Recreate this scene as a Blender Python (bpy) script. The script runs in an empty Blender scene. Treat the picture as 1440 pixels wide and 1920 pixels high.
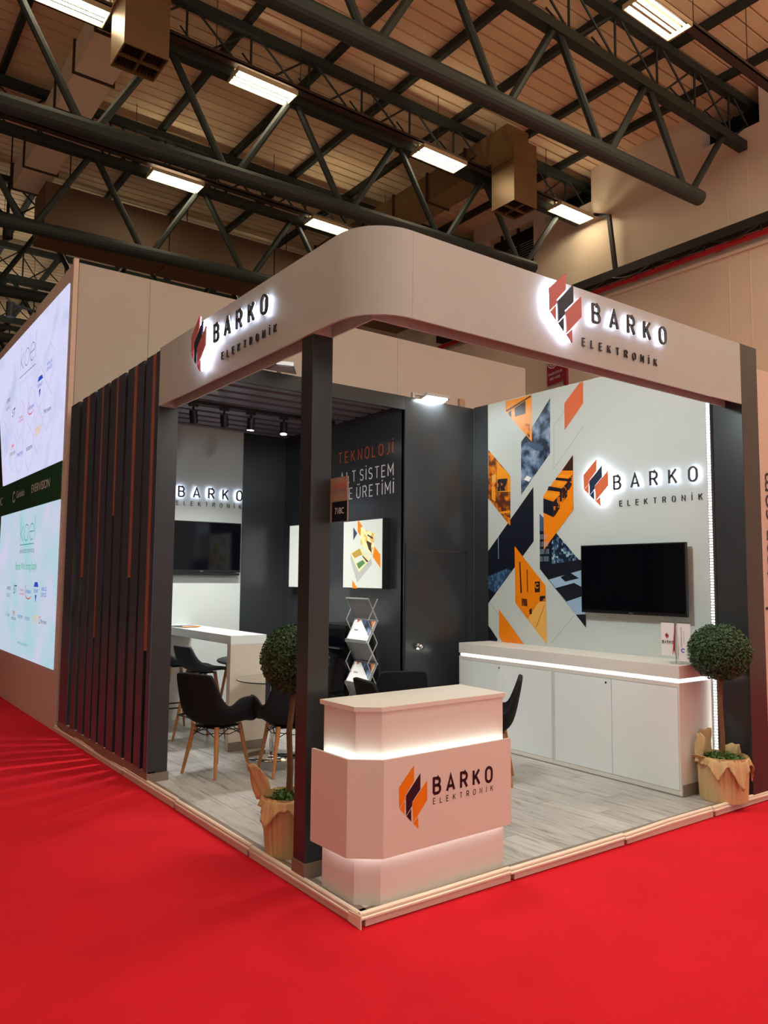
import bpy, math, random
from math import pi, sin, cos, radians, sqrt
from mathutils import Vector, Matrix

random.seed(7)
SC = bpy.context.scene
COL = SC.collection

# ------------------------------------------------------------------ camera, world, exposure
cam_d = bpy.data.cameras.new('camera')
cam = bpy.data.objects.new('camera', cam_d)
COL.objects.link(cam)
cam_d.sensor_fit = 'HORIZONTAL'
cam_d.sensor_width = 36.0
cam_d.lens = 1457.92 / 1440.0 * 36.0
cam_d.clip_end = 200
_yaw, _pit, _rol = radians(36.3684), radians(4.8417), radians(0.4869)
_d = Vector((cos(_pit) * sin(_yaw), cos(_pit) * cos(_yaw), sin(_pit)))
_r = Vector((cos(_yaw), -sin(_yaw), 0))
_u = _r.cross(_d)
_r2 = _r * cos(_rol) + _u * sin(_rol)
_u2 = _u * cos(_rol) - _r * sin(_rol)
_m = Matrix((_r2, _u2, -_d)).transposed().to_4x4()
_m.translation = Vector((-2.320, -3.319, 1.75))
cam.matrix_world = _m
SC.camera = cam

W = bpy.data.worlds.new('hall_ambient')
SC.world = W
W.use_nodes = True
W.node_tree.nodes['Background'].inputs[0].default_value = (0.97, 0.96, 0.94, 1)
W.node_tree.nodes['Background'].inputs[1].default_value = 0.50

SC.view_settings.view_transform = 'Standard'
SC.view_settings.look = 'None'
SC.view_settings.gamma = 1.0
SC.view_settings.use_curve_mapping = False
SC.view_settings.exposure = 0.0

HALL_LAMP = 26.0      # emission of the hall's fluorescent tubes
HALL_ROW_W = 42.0     # watts of the hall lamps behind and beside the camera


def area_light(name, loc, size, watts, col, rot=(0, 0, 0), shape='RECTANGLE', spread=None):
    l = bpy.data.lights.new(name, 'AREA')
    l.shape = shape
    l.size = size[0]
    l.size_y = size[1]
    l.energy = watts
    l.color = col
    if spread:
        l.spread = spread
    o = bpy.data.objects.new(name, l)
    o.location = loc
    o.rotation_euler = rot
    COL.objects.link(o)
    return o


# hall lamps of the same rows that hang outside the picture
for lx, ly in ((-4.6, 7.85), (-8.4, 7.85), (-4.8, 2.93),
               (-4.8, -1.0), (-1.0, -1.0), (2.8, -1.0), (6.6, -1.0), (10.2, -1.0),
               (-4.8, -5.0), (-1.0, -5.0), (2.8, -5.0), (6.6, -5.0), (10.2, -5.0),
               (-1.0, -9.0), (2.8, -9.0), (6.6, -9.0)):
    area_light('hall_lamp_light', (lx, ly, 9.85), (1.05, 0.3), HALL_ROW_W * (3.2 if lx > 10 else 0.6 if lx < -4 else 1.0), (1.0, 0.90, 0.75))
    area_light('deck_fill_uplight', (lx, ly, 10.02), (1.05, 0.3), HALL_ROW_W * 1.7, (1.0, 0.90, 0.75), (pi, 0, 0))  # upward fill added above each lamp to brighten the roof deck
# the rest of the hall to the left and behind the viewer: longer rows of the same lamps over pale stand floors
for lx, ly, k in ((4.0, -13.0, 5.0), (4.0, -17.0, 5.0), (4.0, -21.0, 5.0), (-13.0, -5.0, 1.2), (-13.0, 2.93, 1.2), (-13.0, 11.7, 1.2)):
    area_light('hall_row_light', (lx, ly, 9.85), (14.0, 0.3), HALL_ROW_W * k, (1.0, 0.90, 0.75))
for lx, ly in ((1.5, 18.5), (6.0, 18.5), (1.5, 23.0), (6.0, 23.0), (4.0, 27.5)):
    area_light('deck_fill_uplight', (lx, ly, 9.3), (3.0, 0.6), HALL_ROW_W * 0.4, (1.0, 0.90, 0.75), (pi, 0, 0))  # unseen upward fill, added only to lighten the far roof
# floodlight hidden behind the front fascia (its shadows show on the end wall of the stand)
area_light('stand_floodlight', (1.15, 0.85, 3.60), (0.34, 0.34), 57.0, (0.86, 1.0, 1.0),
           rot=(Vector((3.7, 1.7, 0.9)) - Vector((1.15, 0.85, 3.60))).to_track_quat('-Z', 'Y').to_euler())


# ------------------------------------------------------------------ materials
def L(r, g, b):
    f = lambda c: (c / 255 / 12.92) if c / 255 <= 0.04045 else ((c / 255 + 0.055) / 1.055) ** 2.4
    return (f(r), f(g), f(b), 1.0)


MATS = {}


def mat(name, col, rough=0.5, metal=0.0, vary=0.06, scale=6.0, bump=0.0, bscale=60.0, spec=0.5, coat=0.0, stretch=None):
    m = bpy.data.materials.new(name)
    m.use_nodes = True
    nt = m.node_tree
    b = nt.nodes['Principled BSDF']
    b.inputs['Roughness'].default_value = rough
    b.inputs['Metallic'].default_value = metal
    b.inputs['Specular IOR Level'].default_value = spec
    b.inputs['Coat Weight'].default_value = coat
    tc = nt.nodes.new('ShaderNodeTexCoord')
    src = tc.outputs['Object']
    if stretch:
        mp = nt.nodes.new('ShaderNodeMapping')
        mp.inputs['Scale'].default_value = stretch
        nt.links.new(src, mp.inputs[0])
        src = mp.outputs[0]
    n = nt.nodes.new('ShaderNodeTexNoise')
    n.inputs['Scale'].default_value = scale
    n.inputs['Detail'].default_value = 4
    nt.links.new(src, n.inputs['Vector'])
    mix = nt.nodes.new('ShaderNodeMix')
    mix.data_type = 'RGBA'
    mix.inputs['A'].default_value = tuple(max(0, c * (1 - vary)) for c in col[:3]) + (1,)
    mix.inputs['B'].default_value = tuple(min(1, c * (1 + vary)) for c in col[:3]) + (1,)
    nt.links.new(n.outputs['Fac'], mix.inputs['Factor'])
    nt.links.new(mix.outputs['Result'], b.inputs['Base Color'])
    if bump:
        n2 = nt.nodes.new('ShaderNodeTexNoise')
        n2.inputs['Scale'].default_value = bscale
        n2.inputs['Detail'].default_value = 3
        nt.links.new(src, n2.inputs['Vector'])
        bp = nt.nodes.new('ShaderNodeBump')
        bp.inputs['Strength'].default_value = bump
        bp.inputs['Distance'].default_value = 0.01
        nt.links.new(n2.outputs['Fac'], bp.inputs['Height'])
        nt.links.new(bp.outputs[0], b.inputs['Normal'])
    MATS[name] = m
    return m


def emit(name, col, strength):
    m = bpy.data.materials.new(name)
    m.use_nodes = True
    b = m.node_tree.nodes['Principled BSDF']
    b.inputs['Base Color'].default_value = (col[0] * 0.5, col[1] * 0.5, col[2] * 0.5, 1)
    b.inputs['Emission Color'].default_value = (col[0], col[1], col[2], 1)
    b.inputs['Emission Strength'].default_value = strength
    MATS[name] = m
    return m


def ramp_print(name, stops, scale=8.0, kind='noise', rough=0.35, glow=0.0, stretch=None, detail=6.0):
    """flat print: constant steps of ink colours driven by a procedural pattern"""
    m = bpy.data.materials.new(name)
    m.use_nodes = True
    nt = m.node_tree
    b = nt.nodes['Principled BSDF']
    b.inputs['Roughness'].default_value = rough
    tc = nt.nodes.new('ShaderNodeTexCoord')
    src = tc.outputs['Object']
    if stretch:
        mp = nt.nodes.new('ShaderNodeMapping')
        mp.inputs['Scale'].default_value = stretch
        nt.links.new(src, mp.inputs[0])
        src = mp.outputs[0]
    if kind == 'noise':
        t = nt.nodes.new('ShaderNodeTexNoise')
        t.inputs['Scale'].default_value = scale
        t.inputs['Detail'].default_value = detail
        fac = t.outputs['Fac']
    else:
        t = nt.nodes.new('ShaderNodeTexVoronoi')
        t.distance = 'CHEBYCHEV'
        t.inputs['Scale'].default_value = scale
        sep = nt.nodes.new('ShaderNodeSeparateColor')
        nt.links.new(t.outputs['Color'], sep.inputs[0])
        fac = sep.outputs[0]
    nt.links.new(src, t.inputs['Vector'])
    r = nt.nodes.new('ShaderNodeValToRGB')
    r.color_ramp.interpolation = 'LINEAR' if kind == 'noise' else 'CONSTANT'
    els = r.color_ramp.elements
    els[0].position, els[0].color = stops[0]
    els[1].position, els[1].color = stops[1]
    for p, c in stops[2:]:
        e = els.new(p)
        e.color = c
    nt.links.new(fac, r.inputs[0])
    nt.links.new(r.outputs[0], b.inputs['Base Color'])
    if glow:
        nt.links.new(r.outputs[0], b.inputs['Emission Color'])
        b.inputs['Emission Strength'].default_value = glow
    MATS[name] = m
    return m


mat('carpet_red', L(214, 33, 48), 0.95, vary=0.16, scale=2.2, bump=0.5, bscale=420, spec=0.1)
mat('hall_concrete', L(190, 184, 174), 0.6, vary=0.08, scale=0.6)
mat('white_laminate', L(218, 213, 206), 0.38, vary=0.015, scale=2)
mat('fascia_white', L(178, 180, 178), 0.4, vary=0.015, scale=2)
mat('white_fabric', L(184, 176, 168), 0.8, vary=0.03, scale=1.2, bump=0.05, bscale=20)
mat('white_wall', L(190, 197, 194), 0.45, vary=0.015, scale=2)
mat('white_gloss', L(230, 236, 236), 0.22, vary=0.01, scale=2)
mat('dark_laminate', L(48, 51, 54), 0.24, vary=0.12, scale=3, bump=0.02, bscale=200)
mat('dark_speckle', L(42, 42, 46), 0.4, vary=0.25, scale=90)
mat('slat_laminate', L(66, 69, 82), 0.3, vary=0.08, scale=4)
mat('canopy_slat', L(112, 110, 120), 0.35, vary=0.06, scale=4)
mat('fascia_orange_shaded', L(196, 112, 112), 0.3, vary=0.03)  # emblem orange with the dim reddish fascia light mixed into the colour
mat('duct_pale', L(246, 234, 212), 0.6, vary=0.05, scale=1.5)
mat('black_matt', L(16, 16, 18), 0.5, vary=0.1)
mat('black_gloss', L(5, 6, 11), 0.08, vary=0.05, spec=0.28)
mat('black_plastic', L(14, 14, 16), 0.3, vary=0.1)
mat('orange_strip', L(150, 88, 66), 0.45, vary=0.08, scale=12)
mat('acrylic_red', L(214, 108, 70), 0.3, vary=0.03)
mat('acrylic_navy', L(44, 52, 74), 0.3, vary=0.03)
mat('acrylic_charcoal', L(58, 56, 58), 0.35, vary=0.05)
mat('print_orange', L(232, 128, 8), 0.35, vary=0.02)
mat('print_orange_pale', L(228, 170, 84), 0.35, vary=0.05)
mat('print_ink', L(30, 16, 30), 0.35, vary=0.05)
mat('print_navy', L(16, 20, 34), 0.35, vary=0.2, scale=8)
mat('print_brown', L(52, 26, 18), 0.35, vary=0.3, scale=20)
mat('print_amber', L(238, 150, 30), 0.35, vary=0.15, scale=10)
mat('print_blue', L(62, 88, 118), 0.35, vary=0.25, scale=8)
mat('print_sky', L(150, 178, 202), 0.35, vary=0.08, scale=5)
mat('print_white', L(235, 235, 232), 0.4, vary=0.01)
mat('print_grey', L(150, 150, 148), 0.4, vary=0.02)
mat('print_green', L(70, 150, 70), 0.4, vary=0.1)
mat('print_beige', L(214, 196, 130), 0.4, vary=0.12, scale=30)
ramp_print('photo_circuit', [(0.0, L(10, 14, 28)), (1.0, L(220, 232, 244)), (0.42, L(28, 40, 62)), (0.55, L(96, 122, 152))], 9, 'noise')
ramp_print('photo_amber', [(0.0, L(36, 16, 14)), (1.0, L(250, 190, 90)), (0.45, L(90, 40, 14)), (0.6, L(230, 130, 20))], 9, 'noise')
ramp_print('photo_city', [(0.0, L(18, 32, 52)), (1.0, L(176, 196, 208)), (0.45, L(38, 60, 86)), (0.62, L(70, 100, 126)), (0.85, L(140, 170, 188))], 34, 'cell')
ramp_print('photo_board', [(0.0, L(12, 18, 30)), (1.0, L(150, 178, 200)), (0.5, L(40, 66, 98)), (0.65, L(80, 120, 156))], 24, 'noise')
ramp_print('photo_case', [(0.0, L(40, 24, 20)), (1.0, L(240, 170, 70)), (0.4, L(34, 22, 26)), (0.75, L(190, 104, 30))], 30, 'cell')
mat('steel_green', L(32, 42, 38), 0.6, vary=0.15, scale=3, bump=0.05, bscale=20)
mat('deck_tan', L(236, 211, 172), 0.65, vary=0.10, scale=0.7, stretch=(0.15, 2.0, 1))
mat('hall_plaster', L(236, 216, 194), 0.85, vary=0.06, scale=0.5, bump=0.06, bscale=6)
mat('duct_metal', L(136, 108, 72), 0.42, metal=0.3, vary=0.05, scale=1.5)
mat('duct_dark', L(104, 78, 56), 0.6, vary=0.1, scale=1.0)
mat('grille_dark', L(60, 40, 26), 0.6, vary=0.15)
mat('tray_brown', L(60, 44, 34), 0.6, vary=0.2, scale=8)
mat('pipe_red', L(176, 24, 34), 0.4, vary=0.05)
mat('pipe_dark', L(40, 32, 32), 0.6, vary=0.15)
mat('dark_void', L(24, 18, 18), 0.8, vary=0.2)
mat('louver_pale', L(200, 202, 200), 0.5, vary=0.05)
mat('lamp_housing', L(210, 196, 160), 0.4, vary=0.03)
mat('kraft_paper', L(200, 170, 122), 0.75, vary=0.07, scale=9, bump=0.25, bscale=26)
mat('leaf_green', L(48, 78, 40), 0.5, vary=0.5, scale=60)
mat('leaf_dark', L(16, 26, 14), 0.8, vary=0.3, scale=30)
mat('moss_green', L(74, 108, 40), 0.6, vary=0.5, scale=40)
mat('trunk_bark', L(110, 76, 48), 0.8, vary=0.3, scale=30, bump=0.4, bscale=60)
mat('wood_leg', L(178, 118, 66), 0.42, vary=0.14, scale=14, stretch=(6, 6, 1))
mat('chair_fabric', L(28, 28, 31), 0.9, vary=0.15, scale=60, bump=0.2, bscale=300, spec=0.2)
mat('stool_fabric', L(58, 60, 66), 0.9, vary=0.15, scale=60, bump=0.2, bscale=300, spec=0.2)
mat('wire_black', L(14, 14, 14), 0.4, metal=0.6)
mat('chrome', L(220, 220, 222), 0.08, metal=1.0, vary=0.01)
mat('brushed_alu', L(190, 190, 192), 0.3, metal=0.9, vary=0.04, scale=20)
mat('trim_beige', L(232, 220, 204), 0.5, vary=0.08, scale=5)
mat('trim_skirt', L(206, 180, 170), 0.5, vary=0.08, scale=5)
mat('baseboard_wood', L(128, 112, 98), 0.5, vary=0.22, scale=5, stretch=(4, 1, 20))
mat('marble_panel', L(216, 204, 190), 0.3, vary=0.06, scale=2.5)
mat('pink_panel', L(208, 184, 172), 0.45, vary=0.02, scale=1)
mat('sign_red', L(150, 30, 52), 0.45, vary=0.05)
mat('sign_brown', L(156, 130, 112), 0.45, vary=0.03)
mat('band_green', L(22, 74, 50), 0.45, vary=0.05)
mat('flag_red', L(176, 14, 34), 0.7, vary=0.05)
mat('flag_white', L(226, 222, 220), 0.75, vary=0.02)
mat('text_teal', L(60, 140, 130), 0.4, vary=0.02)
mat('text_green', L(20, 160, 110), 0.4, vary=0.02)
mat('text_grey', L(96, 104, 118), 0.4, vary=0.02)
mat('text_black', L(24, 22, 28), 0.4, vary=0.02)
mat('text_blue', L(28, 66, 176), 0.4, vary=0.02)
mat('text_red', L(206, 34, 52), 0.4, vary=0.02)
mat('text_orange', L(196, 84, 40), 0.4, vary=0.02)
mat('text_yellow', L(224, 176, 60), 0.4, vary=0.02)
mat('text_white', L(236, 236, 240), 0.4, vary=0.01)
mat('wood_offcut', L(150, 116, 90), 0.7, vary=0.1)

for _n, _c in (('teal', L(70, 150, 142)), ('green', L(20, 172, 122)), ('grey', L(112, 120, 138)), ('black', L(44, 42, 52)), ('blue', L(40, 76, 190)), ('red', L(214, 50, 70)), ('yellow', L(226, 184, 84))):
    emit('screen_' + _n, _c, 0.9)
emit('hexa_line', L(188, 192, 222), 0.95)
emit('tube_glow', (1.0, 0.87, 0.62), HALL_LAMP)
emit('panel_lamp_glow', (0.90, 1.0, 1.0), 64.0)
emit('halo_glow', (0.70, 0.77, 1.0), 10.0)
emit('blade_halo_glow', (0.74, 0.80, 1.0), 17.0)
emit('strip_glow', (0.97, 1.0, 0.95), 6.0)
emit('counter_strip_glow', (0.97, 1.0, 0.95), 7.0)
emit('spot_glow', (1.0, 0.97, 0.92), 25.0)

# glass
g = bpy.data.materials.new('smoked_glass')
g.use_nodes = True
_b = g.node_tree.nodes['Principled BSDF']
_b.inputs['Base Color'].default_value = (0.82, 0.86, 0.85, 1)
_b.inputs['Roughness'].default_value = 0.02
_b.inputs['Transmission Weight'].default_value = 1.0
_b.inputs['IOR'].default_value = 1.45
MATS['smoked_glass'] = g
g = bpy.data.materials.new('grey_acrylic')
g.use_nodes = True
_b = g.node_tree.nodes['Principled BSDF']
_b.inputs['Base Color'].default_value = (0.32, 0.32, 0.33, 1)
_b.inputs['Roughness'].default_value = 0.25
_b.inputs['Alpha'].default_value = 0.75
MATS['grey_acrylic'] = g


def screen_mat(name, ca, cb, cc, strength):
    """lit LED wall: soft marbled wash of colours given off by the screen"""
    m = bpy.data.materials.new(name)
    m.use_nodes = True
    nt = m.node_tree
    b = nt.nodes['Principled BSDF']
    b.inputs['Roughness'].default_value = 0.6
    b.inputs['Base Color'].default_value = (0.05, 0.05, 0.05, 1)
    tc = nt.nodes.new('ShaderNodeTexCoord')
    n = nt.nodes.new('ShaderNodeTexNoise')
    n.inputs['Scale'].default_value = 0.9
    n.inputs['Detail'].default_value = 5
    n.inputs['Distortion'].default_value = 1.2
    nt.links.new(tc.outputs['Object'], n.inputs['Vector'])
    r = nt.nodes.new('ShaderNodeValToRGB')
    e = r.color_ramp.elements
    e[0].position, e[0].color = 0.30, ca
    e[1].position, e[1].color = 0.72, cc
    x = e.new(0.52)
    x.color = cb
    nt.links.new(n.outputs['Fac'], r.inputs[0])
    nt.links.new(r.outputs[0], b.inputs['Emission Color'])
    b.inputs['Emission Strength'].default_value = strength
    MATS[name] = m


screen_mat('screen_lilac', L(205, 205, 240), L(214, 214, 246), L(190, 198, 232), 1.0)
screen_mat('screen_mint', L(160, 214, 222), L(194, 212, 230), L(212, 210, 238), 0.92)

# laminate floor planks: grain along the plank, tone differing from board to board
m = bpy.data.materials.new('plank_oak')
m.use_nodes = True
nt = m.node_tree
b = nt.nodes['Principled BSDF']
b.inputs['Roughness'].default_value = 0.38
tc = nt.nodes.new('ShaderNodeTexCoord')
oi = nt.nodes.new('ShaderNodeObjectInfo')
add = nt.nodes.new('ShaderNodeVectorMath')
add.operation = 'MULTIPLY_ADD'
cmb = nt.nodes.new('ShaderNodeCombineXYZ')
for k in range(3):
    nt.links.new(oi.outputs['Random'], cmb.inputs[k])
nt.links.new(cmb.outputs[0], add.inputs[0])
add.inputs[1].default_value = (37, 53, 11)
nt.links.new(tc.outputs['Object'], add.inputs[2])
mp = nt.nodes.new('ShaderNodeMapping')
mp.inputs['Scale'].default_value = (14, 1.6, 1)
nt.links.new(add.outputs[0], mp.inputs[0])
n = nt.nodes.new('ShaderNodeTexNoise')
n.inputs['Scale'].default_value = 1.5
n.inputs['Detail'].default_value = 8
n.inputs['Roughness'].default_value = 0.62
n.inputs['Distortion'].default_value = 0.6
nt.links.new(mp.outputs[0], n.inputs['Vector'])
r = nt.nodes.new('ShaderNodeValToRGB')
e = r.color_ramp.elements
e[0].position, e[0].color = 0.28, L(108, 103, 98)
e[1].position, e[1].color = 0.75, L(198, 197, 194)
x = e.new(0.45)
x.color = L(170, 168, 164)
nt.links.new(n.outputs['Fac'], r.inputs[0])
hs = nt.nodes.new('ShaderNodeHueSaturation')
mr = nt.nodes.new('ShaderNodeMapRange')
mr.inputs['To Min'].default_value = 0.86
mr.inputs['To Max'].default_value = 1.06
nt.links.new(oi.outputs['Random'], mr.inputs['Value'])
nt.links.new(mr.outputs[0], hs.inputs['Value'])
nt.links.new(r.outputs[0], hs.inputs['Color'])
nt.links.new(hs.outputs[0], b.inputs['Base Color'])
MATS['plank_oak'] = m


# ------------------------------------------------------------------ object helpers
def root_loc(o):
    while o.parent:
        o = o.parent
    return o.location


def tag(o, label=None, cat=None, group=None, kind=None):
    if label:
        o['label'] = label
    if cat:
        o['category'] = cat
    if group:
        o['group'] = group
    if kind:
        o['kind'] = kind
    return o


def thing(name, label, cat, loc=(0, 0, 0), group=None):
    o = bpy.data.objects.new(name, None)
    o.empty_display_size = 0.1
    o.location = loc
    COL.objects.link(o)
    return tag(o, label, cat, group)


def structure(name, loc=(0, 0, 0)):
    o = bpy.data.objects.new(name, None)
    o.location = loc
    COL.objects.link(o)
    o['kind'] = 'structure'
    return o


def dup(root, loc, rotz=None, label=None, group=None, name=None):
    r = root.copy()
    COL.objects.link(r)
    r.location = loc
    if rotz is not None:
        r.rotation_euler = (0, 0, rotz)
    if label:
        r['label'] = label
    if group:
        r['group'] = group
    for ch in list(root.children):
        c = ch.copy()
        COL.objects.link(c)
        c.parent = r
        for gch in list(ch.children):
            d = gch.copy()
            COL.objects.link(d)
            d.parent = c
    return r


class MB:
    def __init__(s):
        s.v, s.f = [], []

    def add(s, vs, fs):
        k = len(s.v)
        s.v += [tuple(p) for p in vs]
        s.f += [tuple(i + k for i in q) for q in fs]
        return s

    def box(s, a, b):
        x0, y0, z0 = (min(a[i], b[i]) for i in range(3))
        x1, y1, z1 = (max(a[i], b[i]) for i in range(3))
        return s.add([(x0, y0, z0), (x1, y0, z0), (x1, y1, z0), (x0, y1, z0), (x0, y0, z1), (x1, y0, z1), (x1, y1, z1), (x0, y1, z1)],
                     [(0, 3, 2, 1), (4, 5, 6, 7), (0, 1, 5, 4), (1, 2, 6, 5), (2, 3, 7, 6), (3, 0, 4, 7)])

    def tube(s, p, q, r0, r1=None, n=8):
        r1 = r0 if r1 is None else r1
        p, q = Vector(p), Vector(q)
        d = (q - p).normalized()
        a = d.cross(Vector((0, 0, 1)) if abs(d.z) < 0.9 else Vector((1, 0, 0))).normalized()
        c = d.cross(a)
        vs = []
        for ctr, r in ((p, r0), (q, r1)):
            for i in range(n):
                t = 2 * pi * (i + 0.5) / n
                vs.append(ctr + a * (r * cos(t)) + c * (r * sin(t)))
        fs = [(i, (i + 1) % n, n + (i + 1) % n, n + i) for i in range(n)]
        fs += [tuple(range(n))[::-1], tuple(range(n, 2 * n))]
        return s.add(vs, fs)

    def bar(s, p, q, w, h):
        """square bar from p to q"""
        p, q = Vector(p), Vector(q)
        d = (q - p).normalized()
        a = d.cross(Vector((0, 0, 1)) if abs(d.z) < 0.95 else Vector((1, 0, 0))).normalized()
        c = a.cross(d)
        vs = []
        for ctr in (p, q):
            for i, j in ((-1, -1), (1, -1), (1, 1), (-1, 1)):
                vs.append(ctr + a * (i * w / 2) + c * (j * h / 2))
        return s.add(vs, [(0, 1, 5, 4), (1, 2, 6, 5), (2, 3, 7, 6), (3, 0, 4, 7), (3, 2, 1, 0), (4, 5, 6, 7)])

    def path(s, pts, r, n=6):
        for a, b in zip(pts[:-1], pts[1:]):
            s.tube(a, b, r, n=n)
        return s

    def prism(s, pts, fr, w0, w1):
        """2-D outline pts swept from w0 to w1 along the frame's normal"""
        n = len(pts)
        vs = [fr(u, v, w0) for u, v in pts] + [fr(u, v, w1) for u, v in pts]
        fs = [tuple(range(n))[::-1], tuple(range(n, 2 * n))]
        fs += [(i, (i + 1) % n, n + (i + 1) % n, n + i) for i in range(n)]
        return s.add(vs, fs)

    def flat(s, pts, fr, w):
        return s.add([fr(u, v, w) for u, v in pts], [tuple(range(len(pts)))])

    def lathe(s, prof, c, n=24, cap=True):
        vs = []
        for r, z in prof:
            for i in range(n):
                t = 2 * pi * i / n
                vs.append((c[0] + r * cos(t), c[1] + r * sin(t), c[2] + z))
        fs = []
        for k in range(len(prof) - 1):
            for i in range(n):
                j = (i + 1) % n
                fs.append((k * n + i, k * n + j, (k + 1) * n + j, (k + 1) * n + i))
        if cap:
            fs.append(tuple(range(n))[::-1])
            fs.append(tuple((len(prof) - 1) * n + i for i in range(n)))
        return s.add(vs, fs)

    def build(s, name, m, parent=None, smooth=False, bev=0.0, kind=None, fix=True):
        off = root_loc(parent) if parent else Vector((0, 0, 0))
        me = bpy.data.meshes.new(name)
        me.from_pydata([tuple(Vector(p) - off) for p in s.v], [], s.f)
        me.materials.append(MATS[m])
        me.update()
        if fix:
            import bmesh
            bm = bmesh.new()
            bm.from_mesh(me)
            bmesh.ops.recalc_face_normals(bm, faces=bm.faces)
            bm.to_mesh(me)
            bm.free()
        if smooth:
            for p in me.polygons:
                p.use_smooth = True
        o = bpy.data.objects.new(name, me)
        COL.objects.link(o)
        if parent:
            o.parent = parent
        if bev:
            md = o.modifiers.new('bevel', 'BEVEL')
            md.width = bev
            md.segments = 2
            md.limit_method = 'ANGLE'
        if kind:
            o['kind'] = kind
        return o


def box(name, a, b, m, parent=None, bev=0.0, kind=None):
    return MB().box(a, b).build(name, m, parent, bev=bev, kind=kind)


def frame(o, u, v, n):
    o, u, v, n = Vector(o), Vector(u), Vector(v), Vector(n)
    return lambda a, b, w=0.0: o + u * a + v * b + n * w


def arc(cx, cy, rx, ry, a0, a1, n=7):
    return [(cx + rx * cos(radians(a0 + (a1 - a0) * i / n)), cy + ry * sin(radians(a0 + (a1 - a0) * i / n))) for i in range(n + 1)]


# ------------------------------------------------------------------ lettering
def _o(w):
    r = w / 2
    return arc(r, 1 - 0.33, r, 0.33, 0, 180, 10) + arc(r, 0.33, r, 0.33, 180, 360, 10)


GLYPH = {
    'A': (0.66, [([(0, 0), (0.33, 1), (0.66, 0)], 0), ([(0.11, 0.29), (0.55, 0.29)], 0)]),
    'B': (0.58, [([(0, 0), (0, 1), (0.32, 1)] + arc(0.32, 0.765, 0.22, 0.235, 90, -90) + [(0, 0.53)], 0),
                 ([(0.30, 0.53)] + arc(0.32, 0.265, 0.26, 0.265, 90, -90) + [(0, 0)], 0)]),
    'C': (0.56, [(arc(0.28, 0.67, 0.28, 0.33, 20, 180, 8) + arc(0.28, 0.33, 0.28, 0.33, 180, 340, 8), 0)]),
    'E': (0.50, [([(0.50, 0), (0, 0), (0, 1), (0.50, 1)], 0), ([(0, 0.52), (0.43, 0.52)], 0)]),
    'I': (0.0, [([(0, 0), (0, 1)], 0)]),
    '\u0130': (0.0, [([(0, 0), (0, 1)], 0), ([(0, 1.17), (0, 1.30)], 0)]),
    'J': (0.36, [([(0.36, 1), (0.36, 0.26)] + arc(0.12, 0.26, 0.24, 0.26, 0, -110, 7), 0)]),
    'K': (0.58, [([(0, 0), (0, 1)], 0), ([(0.55, 1), (0.0, 0.36)], 0), ([(0.20, 0.60), (0.58, 0)], 0)]),
    'L': (0.46, [([(0, 1), (0, 0), (0.46, 0)], 0)]),
    'M': (0.74, [([(0, 0), (0, 1), (0.37, 0.36), (0.74, 1), (0.74, 0)], 0)]),
    'N': (0.58, [([(0, 0), (0, 1), (0.58, 0), (0.58, 1)], 0)]),
    'O': (0.60, [(_o(0.60), 1)]),
    'R': (0.58, [([(0, 0), (0, 1), (0.32, 1)] + arc(0.32, 0.74, 0.24, 0.26, 90, -90) + [(0, 0.48)], 0), ([(0.30, 0.48), (0.58, 0)], 0)]),
    'S': (0.52, [(arc(0.26, 0.75, 0.25, 0.25, 30, 250, 9) + arc(0.26, 0.26, 0.26, 0.25, 80, -150, 9), 0)]),
    'T': (0.58, [([(0, 1), (0.58, 1)], 0), ([(0.29, 1), (0.29, 0)], 0)]),
    '\u00dc': (0.56, [([(0, 1), (0, 0.30)] + arc(0.28, 0.30, 0.28, 0.30, 180, 360, 9) + [(0.56, 1)], 0),
                      ([(0.15, 1.17), (0.15, 1.30)], 0), ([(0.41, 1.17), (0.41, 1.30)], 0)]),
    'V': (0.62, [([(0, 1), (0.31, 0), (0.62, 1)], 0)]),
    'Y': (0.60, [([(0, 1), (0.30, 0.45), (0.60, 1)], 0), ([(0.30, 0.45), (0.30, 0)], 0)]),
    'k': (0.44, [([(0, 0), (0, 1.45)], 0), ([(0.40, 0.95), (0.02, 0.48), (0.44, 0)], 0)]),
    'o': (0.62, [(arc(0.31, 0.5, 0.31, 0.5, 0, 340, 18), 1)]),
    'e': (0.60, [([(0.02, 0.52), (0.60, 0.52)] + arc(0.31, 0.5, 0.30, 0.5, 8, 310, 14), 0)]),
    'l': (0.0, [([(0, 0), (0, 1.45)], 0)]),
}


def ribbon(pts, t, closed):
    pts = [Vector(p) for p in pts]
    n = len(pts)
    Lft, Rgt = [], []
    for i in range(n):
        a = pts[i - 1] if (i > 0 or closed) else None
        c = pts[(i + 1) % n] if (i < n - 1 or closed) else None
        p = pts[i]
        d0 = (p - a).normalized() if a is not None else None
        d1 = (c - p).normalized() if c is not None else None
        if d0 is None:
            d0 = d1
        if d1 is None:
            d1 = d0
        n0, n1 = Vector((-d0.y, d0.x)), Vector((-d1.y, d1.x))
        mm = (n0 + n1)
        mm = mm.normalized() if mm.length > 1e-6 else n0
        k = min(2.2, 1 / max(0.3, mm.dot(n0)))
        Lft.append(p + mm * (t / 2 * k))
        Rgt.append(p - mm * (t / 2 * k))
    m = n if closed else n - 1
    return [(Lft[i], Rgt[i], Rgt[(i + 1) % n], Lft[(i + 1) % n]) for i in range(m)]


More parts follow.
